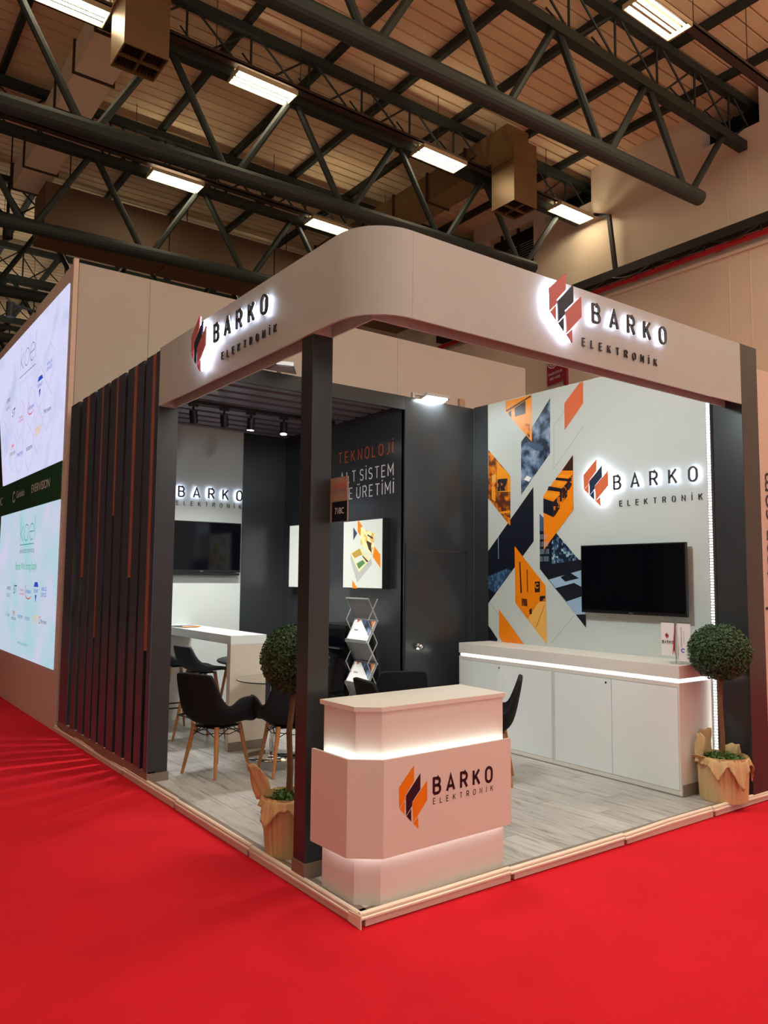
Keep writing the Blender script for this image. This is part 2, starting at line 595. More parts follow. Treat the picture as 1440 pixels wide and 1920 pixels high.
def glyph_mesh(ch, fr, u0, v0, h, t, w0, w1, sx=1.0):
    """one letter as a solid of stroke thickness t, from depth w0 to w1"""
    mb = MB()
    for pts, closed in GLYPH[ch][1]:
        pp = [(u0 + p[0] * h * sx, v0 + p[1] * h) for p in pts]
        for q in ribbon(pp, t, closed):
            if w1 == w0:
                mb.flat([tuple(a) for a in q], fr, w0)
            else:
                mb.prism([tuple(a) for a in q], fr, w0, w1)
    return mb


def place_word(word, fr, u0, u1, v, h, t):
    """starting offsets of the letters so that the word fills u0..u1"""
    tot = sum(GLYPH[c][0] for c in word if c != ' ') * h
    gaps = len(word) - 1
    sp = (u1 - u0 - tot) / gaps
    out, u = [], u0
    for c in word:
        if c == ' ':
            u += sp
            continue
        out.append((c, u))
        u += GLYPH[c][0] * h + sp
    return out


def word_parts(word, fr, u0, u1, v, h, t, m, parent, w0, w1, name='letter', joined=False):
    if joined:
        mb = MB()
        for c, u in place_word(word, fr, u0, u1, v, h, t):
            k = glyph_mesh(c, fr, u, v, h, t, w0, w1)
            mb.add(k.v, k.f)
        return mb.build(name, m, parent, fix=(w0 != w1))
    for c, u in place_word(word, fr, u0, u1, v, h, t):
        glyph_mesh(c, fr, u, v, h, t, w0, w1).build(name, m, parent)


def text(body, fr, u0, v0, width, height, m, parent, w=0.003, name='lettering', squeeze=True):
    """built-in font text fitted into a box on the frame (flat print)"""
    cu = bpy.data.curves.new('t', 'FONT')
    cu.body = body
    cu.size = 1.0
    cu.resolution_u = 3
    o = bpy.data.objects.new('t', cu)
    COL.objects.link(o)
    me = bpy.data.meshes.new_from_object(o.evaluated_get(bpy.context.evaluated_depsgraph_get()))
    vs = [v.co.copy() for v in me.vertices]
    fs = [tuple(p.vertices) for p in me.polygons]
    bpy.data.objects.remove(o)
    bpy.data.curves.remove(cu)
    bpy.data.meshes.remove(me)
    if not vs:
        return None
    x0, x1 = min(v.x for v in vs), max(v.x for v in vs)
    y0, y1 = min(v.y for v in vs), max(v.y for v in vs)
    kx = width / max(1e-6, x1 - x0)
    ky = height / max(1e-6, y1 - y0) if height else kx
    mb = MB().add([fr(u0 + (v.x - x0) * kx, v0 + (v.y - y0) * ky, w) for v in vs], fs)
    return mb.build(name, m, parent, fix=False)


# emblem: three slanted blades with a small foot each, normalised to its own height (u to the right, v up)
EMB = [('orange', [(0.304, 1.0), (0.305, 0.756), (0.132, 0.566), (0.128, 0.502), (0.008, 0.383), (0.0, 0.703)]),
       ('orange', [(0.119, 0.484), (0.116, 0.277), (0.019, 0.374)]),
       ('navy', [(0.438, 0.856), (0.44, 0.605), (0.273, 0.44), (0.268, 0.375), (0.147, 0.246), (0.141, 0.552)]),
       ('navy', [(0.251, 0.339), (0.253, 0.141), (0.155, 0.238)]),
       ('orange', [(0.581, 0.723), (0.586, 0.417), (0.292, 0.111), (0.278, 0.426)]),
       ('orange', [(0.395, 0.191), (0.401, 0.0), (0.298, 0.103)])]


def emblem(fr, u0, v0, h, ms, parent, w0, w1, sx=1.0, name='emblem_blade'):
    for col, pts in EMB:
        pp = [(u0 + a * h * sx, v0 + b * h) for a, b in pts]
        if w0 == w1:
            MB().flat(pp, fr, w0).build(name, ms[col], parent, fix=False)
        else:
            MB().prism(pp, fr, w0, w1).build(name, ms[col], parent)


ACR = {'orange': 'acrylic_red', 'navy': 'acrylic_navy'}
INK = {'orange': 'print_orange', 'navy': 'print_ink'}


def lit_sign(label, fr, loc, B, E, logo=None, hb=0.12, he=0.05, tb=0.0165, te=0.0046, red='acrylic_red'):
    """raised back-lit letters: each letter and blade stands off its wall with a glowing back"""
    root = thing('illuminated_sign', label, 'sign', loc)
    mb = MB()
    for c, u in place_word('BARKO', fr, B[0], B[1], B[2], hb, tb):
        lt = glyph_mesh(c, fr, u, B[2], hb, tb, 0.030, 0.045).build('letter', 'acrylic_charcoal', root)
        glyph_mesh(c, fr, u, B[2], hb, tb * 1.0, 0.026, 0.0285).build('letter_backlight', 'halo_glow', lt)
    word_parts('ELEKTRON\u0130K', fr, E[0], E[1], E[2], he, te, 'acrylic_charcoal', root, 0.002, 0.012, 'small_letter')
    if logo:
        u0, v0, h, sx = logo
        for k, (col, pts) in enumerate(EMB):
            pp = [(u0 + a * h * sx, v0 + b * h) for a, b in pts]
            z = 0.004 * (k // 2)
            bl = MB().prism(pp, fr, 0.045 + z, 0.055 + z).build('emblem_blade', red if col == 'orange' else ACR[col], root)
            cx = sum(p[0] for p in pp) / len(pp)
            cy = sum(p[1] for p in pp) / len(pp)
            pq = [(cx + (a - cx) * 0.93, cy + (b2 - cy) * 0.93) for a, b2 in pp]
            MB().prism(pq, fr, 0.038, 0.043).build('blade_backlight', 'blade_halo_glow', bl)
    return root


# ================================================================== THE HALL
floor = structure('floor')
MB().add([(-30, -30, -0.01), (40, -30, -0.01), (40, 60, -0.01), (-30, 60, -0.01)], [(0, 1, 2, 3)]).build('concrete', 'hall_concrete', floor)
MB().add([(-3.6, -6.0, 0), (11.7, -6.0, 0), (11.7, 6.0, 0), (-3.6, 6.0, 0)], [(0, 1, 2, 3)]).build('carpet', 'carpet_red', floor, fix=False)
MB().add([(-3.6, 6.0, 0), (0.5, 6.0, 0), (0.5, 38, 0), (-3.6, 38, 0)], [(0, 1, 2, 3)]).build('carpet', 'carpet_red', floor, fix=False)

# roof deck: corrugated sheets, ribs running across the hall
DECK = 11.2
ceiling = structure('ceiling')
prof = []
y = -14.0
while y < 46:
    prof += [(y, 0.0), (y + 0.222, 0.0), (y + 0.227, 0.07), (y + 0.255, 0.07)]
    y += 0.26
vs, fs = [], []
for yy, dz in prof:
    vs += [(-26, yy, DECK + dz), (12.4, yy, DECK + dz)]
for i in range(len(prof) - 1):
    fs.append((2 * i, 2 * i + 1, 2 * i + 3, 2 * i + 2))
MB().add(vs, fs).build('deck_sheet', 'deck_tan', ceiling, fix=False)

# side wall of the hall with openings where the trusses end
WX = 11.7
wall = structure('wall_right')
TR_Y = [4.1 + 3.95 * k for k in range(7)]
mb = MB().box((WX, -14, 0), (WX + 0.3, 8.0 + 1.55, 10.43)).box((WX, 9.55, 0), (WX + 0.3, 11.22, 9.35)).box((WX, 11.22, 0), (WX + 0.3, 46, 10.43))
last = -14
for ty in TR_Y:
    if abs(ty - 8.05) < 0.1:
        mb.box((WX, last, 10.43), (WX + 0.3, ty - 0.28, DECK + 0.05))
        mb.box((WX, ty + 1.15, 10.43), (WX + 0.3, 9.55, DECK + 0.05))
        mb.box((WX, 9.55, 10.68), (WX + 0.3, 11.22, DECK + 0.05))
        last = 11.22
    else:
        mb.box((WX, last, 10.43), (WX + 0.3, ty - 0.28, DECK + 0.05))
        last = ty + 0.9
mb.box((WX, last, 10.43), (WX + 0.3, 46, DECK + 0.05))
mb.build('wall_slab', 'hall_plaster', wall)
for ty in TR_Y:
    y0, y1 = ty - 0.28, ty + (1.15 if abs(ty - 8.05) < 0.1 else 0.9)
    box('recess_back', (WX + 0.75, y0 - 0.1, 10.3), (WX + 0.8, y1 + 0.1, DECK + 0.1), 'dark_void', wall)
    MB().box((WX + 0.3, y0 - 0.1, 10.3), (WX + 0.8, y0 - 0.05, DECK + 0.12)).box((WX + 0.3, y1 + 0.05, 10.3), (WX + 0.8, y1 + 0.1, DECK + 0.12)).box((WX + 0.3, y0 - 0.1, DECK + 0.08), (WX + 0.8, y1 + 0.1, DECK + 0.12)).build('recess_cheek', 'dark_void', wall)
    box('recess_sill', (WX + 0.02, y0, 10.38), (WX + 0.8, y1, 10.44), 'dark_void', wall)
for yy, z1 in ((4.09, 10.0), (4.51, 9.4), (12.3, 10.0), (-0.2, 10.0), (6.4, 7.6), (2.6, 7.6)):
    box('panel_joint', (WX - 0.004, yy - 0.008, 5.0), (WX + 0.01, yy + 0.008, z1), 'hall_plaster', wall)
# ledge under the pipes
box('wall_ledge', (WX - 0.05, -14, 8.02), (WX + 0.02, 14, 8.08), 'hall_plaster', wall)
# high window with louvre
win = structure('window_1')
box('window_recess', (WX + 0.28, 9.5, 9.3), (WX + 0.34, 11.3, 10.75), 'dark_void', win)
MB().box((WX + 0.05, 10.12, 9.35), (WX + 0.12, 10.16, 10.68)).box((WX + 0.05, 10.7, 9.35), (WX + 0.12, 10.74, 10.68)).build('mullion', 'dark_void', win)
for k in range(14):
    z = 9.42 + k * 0.062
    MB().add([(WX + 0.08, 9.6, z), (WX + 0.16, 9.6, z + 0.045), (WX + 0.16, 10.56, z + 0.045), (WX + 0.08, 10.56, z),
              (WX + 0.09, 9.6, z - 0.006), (WX + 0.17, 9.6, z + 0.039), (WX + 0.17, 10.56, z + 0.039), (WX + 0.09, 10.56, z - 0.006)],
             [(0, 1, 2, 3), (7, 6, 5, 4), (0, 4, 5, 1), (1, 5, 6, 2), (2, 6, 7, 3), (3, 7, 4, 0)]).build('louver_slat', 'louver_pale', win)
# far end of the hall
wall_b = structure('wall_end')
box('wall_slab', (-26, 40, 0), (12.2, 40.3, 12), 'duct_dark', wall_b)
wall_l = structure('wall_left')
box('wall_slab', (-26.3, -14, 0), (-26, 40, 12), 'hall_plaster', wall_l)

# roof trusses: heavy bottom pipe, zigzag diagonals, and a lattice girder on top
LOWZ, MIDZ, TOPZ = 8.42, 10.02, 10.92
NODE0, PITCH = 7.42, 2.27


def lowz(x):
    return 8.25 + 0.028 * x


def make_truss(label):
    root = thing('roof_truss', label, 'truss', (0, TR_Y[0], 0), 'roof trusses over the hall')
    yy = TR_Y[0]
    MB().tube((-9.2, yy, lowz(-9.2)), (10.05, yy, lowz(10.05)), 0.135, n=16).build('bottom_chord', 'steel_green', root, smooth=False)
    MB().bar((-9.4, yy, MIDZ), (11.6, yy, MIDZ), 0.17, 0.17).build('middle_chord', 'steel_green', root)
    MB().bar((-9.4, yy, TOPZ), (12.2, yy, TOPZ), 0.15, 0.15).build('top_chord', 'steel_green', root)
    lat = MB()
    for k in range(-8, 2):
        xl = NODE0 + k * PITCH
        if xl > 10.2 or xl < -9.5:
            continue
        for s in (-1, 1):
            xa = xl + s * 0.88
            if k == 1 and s == 1:
                xa = xl + 1.0
            MB().tube((xl + s * 0.1, yy, lowz(xl) + 0.02), (xa + s * 0.18, yy, MIDZ - 0.05), 0.062, n=8).build('diagonal', 'steel_green', root)
    x = -9.3
    while x < 11.2:
        lat.tube((x, yy, MIDZ), (x, yy, TOPZ), 0.022, n=5)
        lat.tube((x + 0.06, yy + 0.05, MIDZ), (x + 1.13, yy + 0.02, TOPZ), 0.02, n=5)
        lat.tube((x + 1.13, yy - 0.05, MIDZ), (x + 0.06, yy - 0.02, TOPZ), 0.02, n=5)
        lat.tube((x + 0.5, yy + 0.1, MIDZ), (x + 0.1, yy + 0.55, TOPZ - 0.02), 0.016, n=5)
        x += 1.135
    lat.build('lattice', 'steel_green', root, kind='stuff')
    return root


ORD = ['nearest green steel roof truss, its thick bottom pipe ending before the pale hall wall',
       'second green steel roof truss, crossing in front of both air ducts behind the nearest truss',
       'third green steel roof truss, in front of the long brown duct',
       'fourth green steel roof truss, just behind the long brown duct',
       'fifth green steel roof truss, far back above the lit screen wall',
       'sixth green steel roof truss, small and dark at the far left',
       'farthest green steel roof truss, lowest dark line above the screen wall']
tr0 = make_truss(ORD[0])
for k in range(1, 7):
    dup(tr0, (0, TR_Y[k], 0), label=ORD[k])

PUR = [-4.6, -3.05, -1.5, 0.05, 1.6, 3.14, 4.77, 6.30, 7.85, 9.40, 10.92]
PURL = {1.6: 'dark roof purlin running over the left air duct', 3.14: 'dark roof purlin right of the left air duct, next to a lit lamp',
        4.77: 'dark roof purlin left of the middle of the roof, between left duct and middle lamp', 6.30: 'dark roof purlin just left of the lamp beside the right duct',
        7.85: 'dark roof purlin directly above the right air duct', 9.40: 'dark roof purlin between the right air duct and the hall wall',
        10.92: 'dark roof purlin nearest to the pale hall wall', 0.05: 'dark roof purlin left of the left air duct',
        -1.5: 'dark roof purlin far left, second beyond the left duct', -3.05: 'dark roof purlin far left, third beyond the left duct',
        -4.6: 'outermost dark roof purlin on the left'}
for px in PUR[3:]:
    p = MB().box((px - 0.05, -13, DECK - 0.15), (px + 0.05, 39, DECK - 0.001)).build('roof_purlin', 'steel_green')
    tag(p, PURL[px], 'beam', 'roof purlins under the deck')


# fluorescent high-bay lamps
def make_lamp(label):
    root = thing('ceiling_lamp', label, 'lamp', (0, 0, 9.9), 'fluorescent hall lamps')
    mb = MB()
    for k in range(5):
        mb.box((-0.54, -0.185 + k * 0.09 - 0.012, 9.94), (0.54, -0.185 + k * 0.09 + 0.012, 9.955))
    mb.box((-0.54, -0.03, 9.955), (0.54, 0.03, 10.02))
    mb.box((-0.55, -0.21, 9.885), (0.55, -0.195, 9.96)).box((-0.55, 0.195, 9.885), (0.55, 0.21, 9.96))
    mb.box((-0.55, -0.21, 9.885), (-0.535, 0.21, 9.96)).box((0.535, -0.21, 9.885), (0.55, 0.21, 9.96))
    mb.build('lamp_housing', 'lamp_housing', root)
    for k in range(4):
        yy = -0.135 + k * 0.09
        MB().tube((-0.51, yy, 9.905), (0.51, yy, 9.905), 0.017, n=6).build('tube', 'tube_glow', root)
    return root


LAMPS = [(3.34, 7.88, 'lit hall lamp above the stand, just right of the left diffuser box'),
         (7.14, 7.80, 'lit hall lamp left of the right hanging diffuser box'),
         (10.95, 7.74, 'lit hall lamp closest to the pale hall wall, right of the diffuser box'),
         (7.15, 2.93, 'lit hall lamp at the top right, nearest to the viewer'),
         (3.34, 11.76, 'lit hall lamp in front of the brown duct, left one of the second row'),
         (7.00, 11.61, 'lit hall lamp just above the rounded corner of the white fascia'),
         (3.44, 16.31, 'lit hall lamp above the beige exhibition wall, left one of the back row'),
         (7.11, 16.16, 'small lit hall lamp peeking over the fascia beside the back row lamp'),
         (0.20, 7.83, 'lit hall lamp in the top left corner, left of the left diffuser box')]
lamp0 = make_lamp(LAMPS[0][2])
lamp0.location = (LAMPS[0][0], LAMPS[0][1], 9.9)
for x, yy, lb in LAMPS[1:]:
    dup(lamp0, (x, yy, 9.9), label=lb)


# cable trays that carry the lamps
def make_tray(yy, x0, x1, label):
    root = thing('cable_tray', label, 'cable tray', (0, yy, 0), 'cable trays along the lamp rows')
    mb = MB().box((x0, yy - 0.14, 10.03), (x1, yy + 0.02, 10.05))
    mb.box((x0, yy - 0.14, 10.03), (x1, yy - 0.125, 10.10)).box((x0, yy + 0.01, 10.03), (x1, yy + 0.02, 10.10))
    mb.build('tray_channel', 'tray_brown', root)
    x = x0 + 0.7
    while x < x1:
        MB().tube((x, yy - 0.06, 10.05), (x, yy - 0.06, DECK), 0.007, n=4).build('hanger_rod', 'tray_brown', root)
        x += 1.55
    return root


make_tray(7.85, -6, 11.55, 'brown cable tray above the lamp row of the second truss')
make_tray(11.7, -6, 11.55, 'brown cable tray above the lamp row of the third truss')
make_tray(16.25, -6, 11.55, 'brown cable tray above the back lamp row')
make_tray(2.95, -2, 11.55, 'brown cable tray beside the nearest lamp, top right')
make_tray(20.4, -6, 11.55, 'brown cable tray far back above the screen wall')

# conduit dropping from the lamp row to the wall tray
root = thing('cable_conduit', 'dark bent conduit dropping from the wall lamp to the wall tray', 'conduit', (11.45, 7.05, 8.5))
MB().bar((11.52, 7.55, 9.98), (11.46, 7.1, 9.75), 0.07, 0.07).build('conduit_arm', 'pipe_dark', root)
MB().bar((11.45, 7.1, 9.78), (11.5, 6.98, 8.45), 0.08, 0.08).build('conduit_drop', 'pipe_dark', root)

root = thing('cable_tray', 'black cable tray with drooping cables along the hall wall', 'cable tray', (WX - 0.1, 2, 8.3))
MB().box((WX - 0.24, -14, 8.33), (WX - 0.02, 13, 8.52)).build('tray_channel', 'pipe_dark', root)
for k in range(12):
    ya = -2 + k * 1.15
    pts = [(WX - 0.25, ya + 1.0 * i / 8, 8.33 - 0.11 * sin(pi * i / 8)) for i in range(9)]
    MB().path(pts, 0.018, 5).build('drooping_cable', 'pipe_dark', root)
    MB().bar((WX - 0.2, ya, 8.36), (WX - 0.2, ya, 8.22), 0.03, 0.03).build('bracket', 'pipe_dark', root)
root = thing('fire_pipe', 'red fire pipe running along the hall wall below the black tray', 'pipe', (WX - 0.12, 2, 8.2))
MB().tube((WX - 0.13, -14, 8.2), (WX - 0.13, 13, 8.2), 0.055, n=10).build('pipe_run', 'pipe_red', root)
for k in range(8):
    yk = -3 + k * 1.9
    MB().tube((WX - 0.13, yk, 8.2), (WX - 0.13, yk + 0.1, 8.2), 0.075, n=10).build('pipe_collar', 'pipe_red', root)

# red fire-hose flag sign on the far wall
root = thing('fire_hose_sign', 'red fire hose sign with white rings on the hall wall, partly behind the fascia', 'sign', (WX - 0.05, 8.8, 6.4))
fr = frame((WX - 0.06, 9.08, 6.34), (0, -1, 0), (0, 0, 1), (-1, 0, 0))
MB().prism([(0, 0), (0.50, 0.06), (0.50, 0.86), (0, 0.80)], fr, 0, 0.02).build('sign_plate', 'sign_red', root)
box('sign_bracket', (WX - 0.08, 8.50, 6.28), (WX, 8.58, 7.2), 'sign_red', root)
for r in (0.055, 0.10, 0.15):
    mb = MB()
    for q in ribbon(arc(0.17, 0.56, r, r, 0, 340, 18), 0.020, True):
        mb.flat([tuple(a) for a in q], fr, 0.024)
    mb.build('hose_ring', 'text_white', root, fix=False)
MB().flat([(0.36, 0.58), (0.40, 0.48), (0.44, 0.58)], fr, 0.024).build('arrow', 'text_white', root, fix=False)
frt = frame((WX - 0.06, 9.08, 6.34), (0, -0.993, 0.119), (0, 0, 1), (-1, 0, 0))
text('YANGIN DOLABI', frt, 0.03, 0.22, 0.44, 0.06, 'text_white', root, 0.024)
text('FIRE HOSE', frt, 0.09, 0.10, 0.31, 0.06, 'text_white', root, 0.024)


# air ducts with hanging diffuser boxes
def make_duct(x0, x1, y0, y1, z0, z1, label, name='air_duct', m='duct_metal'):
    root = thing(name, label, 'duct', ((x0 + x1) / 2, y0, z0))
    yy = y0
    k = 0
    while yy < y1 - 0.1:
        ye = min(y1, yy + 1.25)
        MB().box((x0, yy + 0.012, z0), (x1, ye - 0.012, z1)).build('duct_section', m, root, bev=0.01)
        box('joint_flange', (x0 - 0.035, ye - 0.025, z0 - 0.03), (x1 + 0.035, ye + 0.02, z1 + 0.03), 'tray_brown', root)
        yy = ye
    return root


make_duct(0.77, 1.40, 7.2, 14.6, 10.125, 10.66, 'pale square air duct receding on the left under the roof', m='duct_pale')
make_duct(8.32, 8.92, 7.1, 14.4, 10.125, 10.76, 'pale square air duct receding on the right behind the diffuser box')


def make_diffuser(x0, y0, z0, z1, label):
    root = thing('air_diffuser', label, 'air diffuser', (x0 + 0.29, y0 + 0.28, z0), 'hanging diffuser boxes')
    x1, y1 = x0 + 0.64, y0 + 0.62
    t = 0.02
    mb = MB().box((x0, y0, z0), (x1, y0 + t, z1)).box((x0, y1 - t, z0), (x1, y1, z1)).box((x0, y0 + t, z0), (x0 + t, y1 - t, z1)).box((x1 - t, y0 + t, z0), (x1, y1 - t, z1))
    mb.build('box_shell', 'duct_metal', root)
    MB().box((x0 - 0.01, y0 - 0.01, z0 + 0.86), (x1 + 0.01, y1 + 0.01, z0 + 0.89)).build('seam_flange', 'duct_metal', root)
    box('box_top', (x0 + t, y0 + t, z1 - 0.03), (x1 - t, y1 - t, z1), 'duct_metal', root)
    cx, cy = (x0 + x1) / 2, (y0 + y1) / 2
    MB().box((cx - 0.012, y0 + t, z0), (cx + 0.012, y1 - t, z0 + 0.05)).box((x0 + t, cy - 0.012, z0), (x1 - t, cy + 0.012, z0 + 0.05)).build('cross_bar', 'duct_metal', root)
    for k in range(12):
        xx = x0 + 0.045 + k * 0.05
        MB().bar((xx, y0 + t, z0 + 0.06), (xx, y1 - t, z0 + 0.06), 0.006, 0.05).build('grille_blade', 'grille_dark', root)
    MB().box((x0 + t, y0 + t, z0 + 0.12), (x1 - t, y1 - t, z0 + 0.13)).build('damper_plate', 'grille_dark', root)
    return root


make_diffuser(0.77, 7.03, 9.1, 10.64, 'brown hanging diffuser box with four-part grille at the top left')
make_diffuser(8.30, 6.92, 9.1, 10.40, 'hanging diffuser box glowing golden at the end of the right duct')
root = thing('air_duct', 'long dark brown duct crossing the hall behind the third lamp row', 'duct', (6, 13.9, 9.1))
x = 1.2
while x < 11.2:
    x2 = min(11.2, x + 2.7)
    MB().box((x + 0.01, 13.5, 8.9), (x2 - 0.01, 14.5, 9.98)).build('duct_section', 'duct_dark', root, bev=0.012)
    MB().tube((x + 0.6, 14.0, 9.98), (x + 0.6, 14.0, DECK), 0.012, n=6).build('hanger_rod', 'tray_brown', root)
    x = x2
# fan-like spotlight bar among the beams
root = thing('track_spot', 'small dark cylinder lamp hanging under the roof at the far left', 'lamp', (0.62, 14.0, 9.0))
MB().tube((0.62, 14.0, 8.75), (0.62, 14.0, 9.05), 0.1, n=14).build('spot_body', 'black_matt', root)
MB().tube((0.62, 14.0, 9.05), (0.62, 14.0, DECK), 0.015, n=6).build('spot_stem', 'black_matt', root)


# ================================================================== THE STAND
PZ = 0.06
# platform with laminate planks and beige edge trim
root = thing('platform', 'low stand platform of grey laminate planks with loose beige edge trim', 'platform', (2.0, 3.0, 0))
box('platform_core', (0.03, 0.03, 0.0), (4.02, 6.03, 0.048), 'trim_skirt', root)
row, x = 0, 0.075
rr = random.Random(3)
while x < 4.0:
    xe = min(4.0, x + 0.192)
    y = 0.075 - rr.random() * 1.1
    while y < 6.0:
        ye = y + 1.28
        a, b_ = max(0.075, y), min(6.0, ye)
        if b_ - a > 0.05:
            box('plank', (x + 0.0012, a + 0.0012, 0.046), (xe - 0.0012, b_ - 0.0012, PZ), 'plank_oak', root)
        y = ye
    x = xe
# wood border strips, rounded trims on top, skirts below in lengths
for a, b_ in (((0.035, 0.035, 0.045), (0.073, 6.02, PZ + 0.001)), ((0.035, 0.035, 0.045), (4.02, 0.073, PZ + 0.001))):
    box('border_strip', a, b_, 'baseboard_wood', root)
rr = random.Random(11)
for axis in (0, 1):
    p = 0.0
    lim = 4.03 if axis == 0 else 6.05
    while p < lim - 0.05:
        q = min(lim, p + (1.06 if axis == 0 else 1.22))
        dz = [rr.uniform(-0.004, 0.006) for _ in range(3)]
        dn = [rr.uniform(-0.006, 0.004) for _ in range(3)]
        pts = []
        for i, t in enumerate((0, 0.5, 1)):
            s = p + (q - p - 0.004) * t
            pts.append((s, 0.012 + dn[i], 0.064 + dz[i]) if axis == 0 else (0.012 + dn[i], s, 0.064 + dz[i]))
        MB().path(pts, 0.0135, 8).build('edge_trim', 'trim_beige', root, smooth=False)
        if axis == 0:
            MB().path([(a_, b2 - 0.014, c_ - 0.016) for a_, b2, c_ in pts], 0.009, 6).build('edge_trim', 'trim_beige', root)
            box('skirt_board', (p + 0.03, -0.002, 0.006), (q - 0.003, 0.010, 0.052), 'trim_skirt', root)
        else:
            MB().path([(a_ - 0.012, b2, c_ - 0.018) for a_, b2, c_ in pts], 0.009, 6).build('edge_trim', 'trim_beige', root)
            box('skirt_board', (-0.004, p + 0.03, 0.004), (0.008, q - 0.003, 0.052), 'trim_skirt', root)
        p = q
# loose corner piece hanging down at the front corner
MB().add([(-0.008, -0.012, 0.066), (-0.008, 0.10, 0.058), (-0.008, 0.10, 0.006), (-0.008, -0.012, -0.0), (-0.002, -0.012, 0.066), (-0.002, 0.10, 0.058), (-0.002, 0.10, 0.006), (-0.002, -0.012, -0.0)],
         [(0, 1, 2, 3), (7, 6, 5, 4), (0, 4, 5, 1), (1, 5, 6, 2), (2, 6, 7, 3), (3, 7, 4, 0)]).build('loose_trim_end', 'trim_beige', root)

# white fascia: hollow band with a rounded front corner, open underneath
FT, FB = 3.70, 3.195
root = thing('fascia', 'white fascia band with rounded corner carried over the open stand front', 'fascia', (0, 0, FB))
out = [(0.0, 3.09), (0.0, 0.30)] + [(0.30 - 0.30 * cos(radians(a)), 0.30 - 0.30 * sin(radians(a))) for a in range(6, 90, 6)] + [(0.30, 0.0), (3.755, 0.0)]
t = 0.014
inn = [(t, 3.09), (t, 0.30)] + [(0.30 - (0.30 - t) * cos(radians(a)), 0.30 - (0.30 - t) * sin(radians(a))) for a in range(6, 90, 6)] + [(0.30, t), (3.755, t)]
vs, fs = [], []
for (a, b_), (c_, d_) in zip(out, inn):
    vs += [(a, b_, FB), (a, b_, FT), (c_, d_, FT), (c_, d_, FB)]
n = len(out)
for i in range(n - 1):
    for k in range(4):
        fs.append((4 * i + k, 4 * i + (k + 1) % 4, 4 * (i + 1) + (k + 1) % 4, 4 * (i + 1) + k))
fs += [(0, 1, 2, 3), (4 * n - 1, 4 * n - 2, 4 * n - 3, 4 * n - 4)]
MB().add(vs, fs).build('outer_panel', 'fascia_white', root)
MB().box((0.142, 0.142, FB), (0.154, 3.09, FT)).build('inner_panel', 'fascia_white', root)
MB().box((0.154, 0.142, FB), (3.755, 0.154, FT)).build('inner_panel', 'fascia_white', root)
MB().box((0.014, 0.575, FB), (0.142, 0.59, FT - 0.01)).build('cross_board', 'fascia_white', root)
MB().box((0.014, 3.07, FB), (0.142, 3.085, FT - 0.01)).build('cross_board', 'fascia_white', root)
MB().box((0.31, -0.0012, FB + 0.004), (0.313, 0.0, FT - 0.002)).build('panel_seam', 'white_fabric', root)
box('top_board', (0.02, 0.32, FT - 0.03), (0.142, 3.08, FT - 0.02), 'fascia_white', root)
box('top_board', (0.32, 0.02, FT - 0.03), (3.74, 0.142, FT - 0.02), 'fascia_white', root)

# front corner column
root = thing('column', 'black square column carrying the rounded fascia corner beside the reception counter', 'column', (0.08, 0.64, PZ))
box('shaft', (0.014, 0.575, PZ + 0.0), (0.154, 0.705, FB - 0.002), 'dark_laminate', root, bev=0.002)
MB().box((0.005, 0.565, PZ), (0.163, 0.575, PZ + 0.085)).box((0.005, 0.575, PZ), (0.014, 0.705, PZ + 0.085)).box((0.154, 0.575, PZ), (0.163, 0.705, PZ + 0.085)).build('plinth', 'baseboard_wood', root)

# far post beside the slats
root = thing('column', 'dark speckled post closing the near end of the slatted screen', 'column', (0.08, 3.12, PZ))
box('shaft', (0.008, 3.086, PZ), (0.175, 3.15, FB - 0.002), 'dark_speckle', root, bev=0.002)
MB().box((0.0, 3.076, PZ), (0.185, 3.086, PZ + 0.07)).box((0.175, 3.086, PZ), (0.185, 3.15, PZ + 0.07)).build('plinth', 'baseboard_wood', root)

# slatted screen with orange inlays
root = thing('slat_screen', 'dark vertical slat screen with orange inlay strips left of the stand opening', 'screen', (0.05, 4.5, PZ))
SL = [(5.90, 5.567), (5.434, 5.262), (5.157, 4.974), (4.894, 4.72), (4.664, 4.505), (4.434, 4.251), (4.19, 4.0), (3.915, 3.74), (3.652, 3.481), (3.42, 3.26), (3.176, 3.086)]
for i, (b_, a) in enumerate(SL):
    z0 = PZ + 0.08
    sl = box('slat', (0.0, a, z0), (0.004 if i < 10 else 0.007, b_, FT - 0.02), 'slat_laminate', root)
    if i < 10:
        box('shaded_slat_side', (0.0042, a, z0), (0.075, b_, FT - 0.02), 'black_matt', sl)  # slat sides coloured black for the shade inside the gaps
for gi, zb in ((9, 1.12), (7, 1.733), (5, 2.324), (3, 1.128), (1, 1.726)):
    y0, y1 = SL[gi + 1][1] if False else SL[gi + 1][0], SL[gi][1]
    box('inlay_strip', (0.004, y0, zb), (0.03, y1, FT - 0.02), 'orange_strip', root)
box('base_rail', (0.0, 3.086, PZ), (0.075, 5.92, PZ + 0.08), 'baseboard_wood', root)
box('top_rail', (0.06, 3.09, FT - 0.14), (0.12, 5.92, FT - 0.02), 'black_matt', root)
box('back_rail', (0.076, 3.15, 1.4), (0.10, 5.9, 1.46), 'black_matt', root)

# back wall: white panel, dark panel
BY = 5.75
wall_back = structure('wall_back')
box('white_panel', (0.08, BY, PZ), (2.10, BY + 0.08, 3.60), 'white_wall', wall_back)
box('dark_panel', (2.10, BY - 0.01, PZ), (2.72, BY + 0.08, 3.60), 'dark_laminate', wall_back)
box('wood_skirting', (0.1, BY - 0.012, PZ), (2.10, BY, PZ + 0.09), 'baseboard_wood', wall_back)
